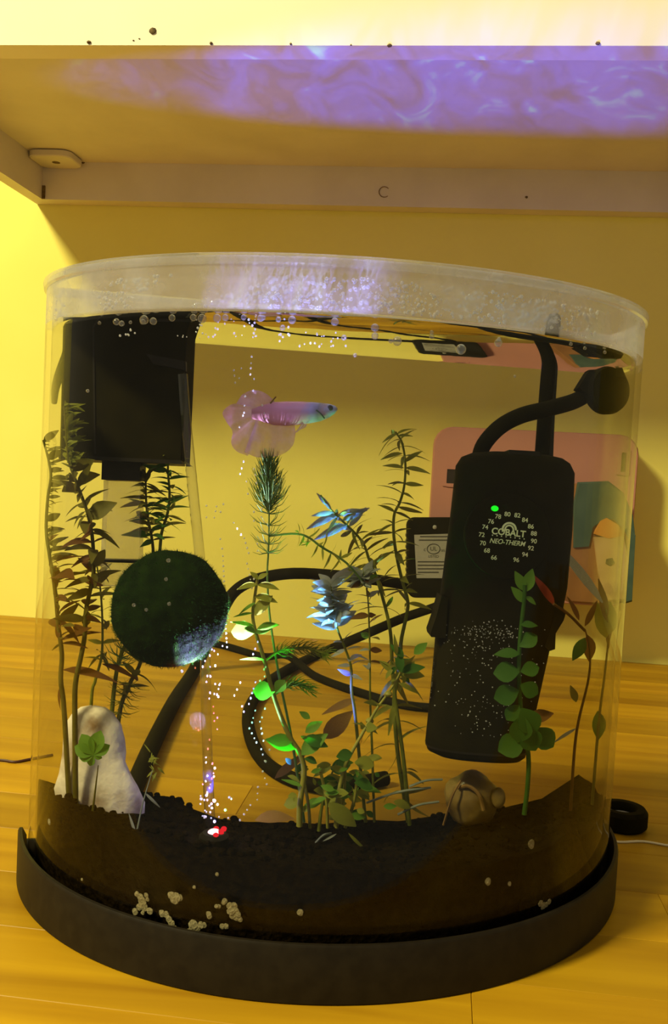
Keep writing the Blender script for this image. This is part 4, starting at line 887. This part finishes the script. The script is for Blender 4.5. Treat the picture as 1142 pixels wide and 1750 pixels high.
# power adapter
yA = .874; Ad = Fr(750, 950, P=aw(750, 950, yA))
ad_ = thing('power_adapter', Ad.q(750, 1020), 'black power adapter with a grey printed label beside the heater', 'power adapter')
ol = rrect(697, 822, 884, 1022, 14)
MB().loft([[Ad.q(x, y, .019) for x, y in ol], [Ad.q(x, y, .002) for x, y in ol], [Ad.q(x*.97+759*.03, y*.97+953*.03, 0) for x, y in ol]]).build('body', M['blackmatte'], ad_)
MB().loft([[Ad.q(x, y, w_) for x, y in ((708, 914), (774, 912), (772, 988), (712, 988))] for w_ in (-.0006, .001)]).build('label', M['label'], ad_)
for k in range(9):
    MB().loft([[Ad.q(697+2*math.cos(a), 915+10*k+4*math.sin(a), w_) for a in [i*math.pi/4 for i in range(8)]] for w_ in (.003, .016)]).build('grip_rib', M['black'], ad_)
MB().ball(Ad.q(743, 901, 0), .0020, .0008, .0020, 10, 6).build('screw', M['label'], ad_)
def onA(px, py): return face_matrix(Ad.q(px, py, -.0007), RGT, UPV, -FWD)
text_part('UL', 10*Ad.s, M['ink'], ad_, onA(741, 938), 'lettering')
text_part('c', 9*Ad.s, M['ink'], ad_, onA(726, 939), 'lettering'); text_part('us', 8*Ad.s, M['ink'], ad_, onA(757, 940), 'lettering'); text_part('LISTED', 6*Ad.s, M['ink'], ad_, onA(741, 951), 'lettering')
MB().tube([Ad.q(741+11*math.cos(a), 938+8.5*math.sin(a), -.0007) for a in [2*math.pi*k/24 for k in range(25)]], .0004, 5).build('mark_ring', M['ink'], ad_)
for y, x0, x1 in ((917, 718, 766), (923, 716, 770), (960, 714, 768), (966, 714, 762), (972, 714, 768), (978, 714, 750)):
    MB().loft([[Ad.q(x, yy, w_) for x, yy in ((x0, y-1), (x1, y-1), (x1, y+1), (x0, y+1))] for w_ in (-.0008, -.0004)]).build('print_line', M['ink'], ad_)

# black cords behind the tank
RC = .0052
def cord(label, pts, r, m='rubber', name='black_cable', n=48, loc=None):
    q = smooth_path(pts, n); o = MB().tube(q, r, 10).build(name, M[m], loc=q[0], smooth=60); return tag(o, label, 'cord')
cord('thick black cord looping from the adapter down behind the moss ball to the counter', [Ad.q(700, 1002, .010), aw(650, 992, .86), aw(580, 984, .85), aw(500, 980, .83), aw(440, 990, .81), aw(400, 1012, .79), aw(372, 1060, .76), az(335, 1140, RC), az(300, 1195, RC), az(262, 1270, RC), az(236, 1330, RC), az(212, 1390, RC)], RC)
cord('black cord slanting down left from behind the heater', [Ad.q(790, 1012, .012), aw(752, 1034, .86), aw(690, 1056, .85), aw(620, 1086, .82), az(545, 1118, .0045), az(500, 1140, .0045), az(455, 1170, .0045), az(425, 1215, .0045), az(434, 1275, .0045), az(475, 1320, .0045), az(560, 1345, .0045), az(660, 1330, .0045)], .0042)
cord('thinner black cord lying across the counter under the other cord', [az(330, 1092, .0035), az(385, 1104, .0035), az(450, 1122, .0035), Vector((*az(490, 1137, .0035).xy, .012)), az(540, 1156, .0035), az(620, 1185, .0035), az(700, 1206, .0035), az(790, 1212, .0035)], .0033)
q = smooth_path([az(-60, 1300, .0008), az(0, 1299, .0008), az(25, 1302, .0008), az(48, 1298, .0008), az(90, 1290, .0008)], 16)
tag(MB().tube(q, .0008, 6).build('thin_wire', M['wire'], loc=q[0]), 'thin dark wire on the counter at the left edge of the photo', 'wire')
q = smooth_path([az(1030, 1434, .0006), az(1060, 1439, .0006), az(1100, 1438, .0006), az(1150, 1446, .0006), az(1200, 1448, .0006)], 16)
tag(MB().tube(q, .0006, 6).build('thread', M['thread'], loc=q[0]), 'pale thread lying on the counter right of the tank', 'thread')
# black rubber ring foot right of the tank
Pp = az(1062, 1412, 0); pk = thing('rubber_ring', Pp, 'small black rubber ring on the counter at the right of the tank', 'ring')
prof = [(.0075, .0005), (.0115, 0), (.0130, .0015), (.0130, .0085), (.0115, .0105), (.0080, .0105), (.0070, .0090), (.0070, .0015), (.0075, .0005)]
MB().loft([[Pp+Vector((r*math.cos(a), r*math.sin(a), z)) for a in [2*math.pi*k/28 for k in range(28)]] for r, z in prof], False, False).build('body', M['rubber'], pk)
MB().loft([[Pp+Vector((r*math.cos(a), r*math.sin(a), z)) for a in [2*math.pi*k/20 for k in range(20)]] for r, z in ((.0068, .0004), (.0068, .0060), (.005, .0064))]).build('core', M['label'], pk)
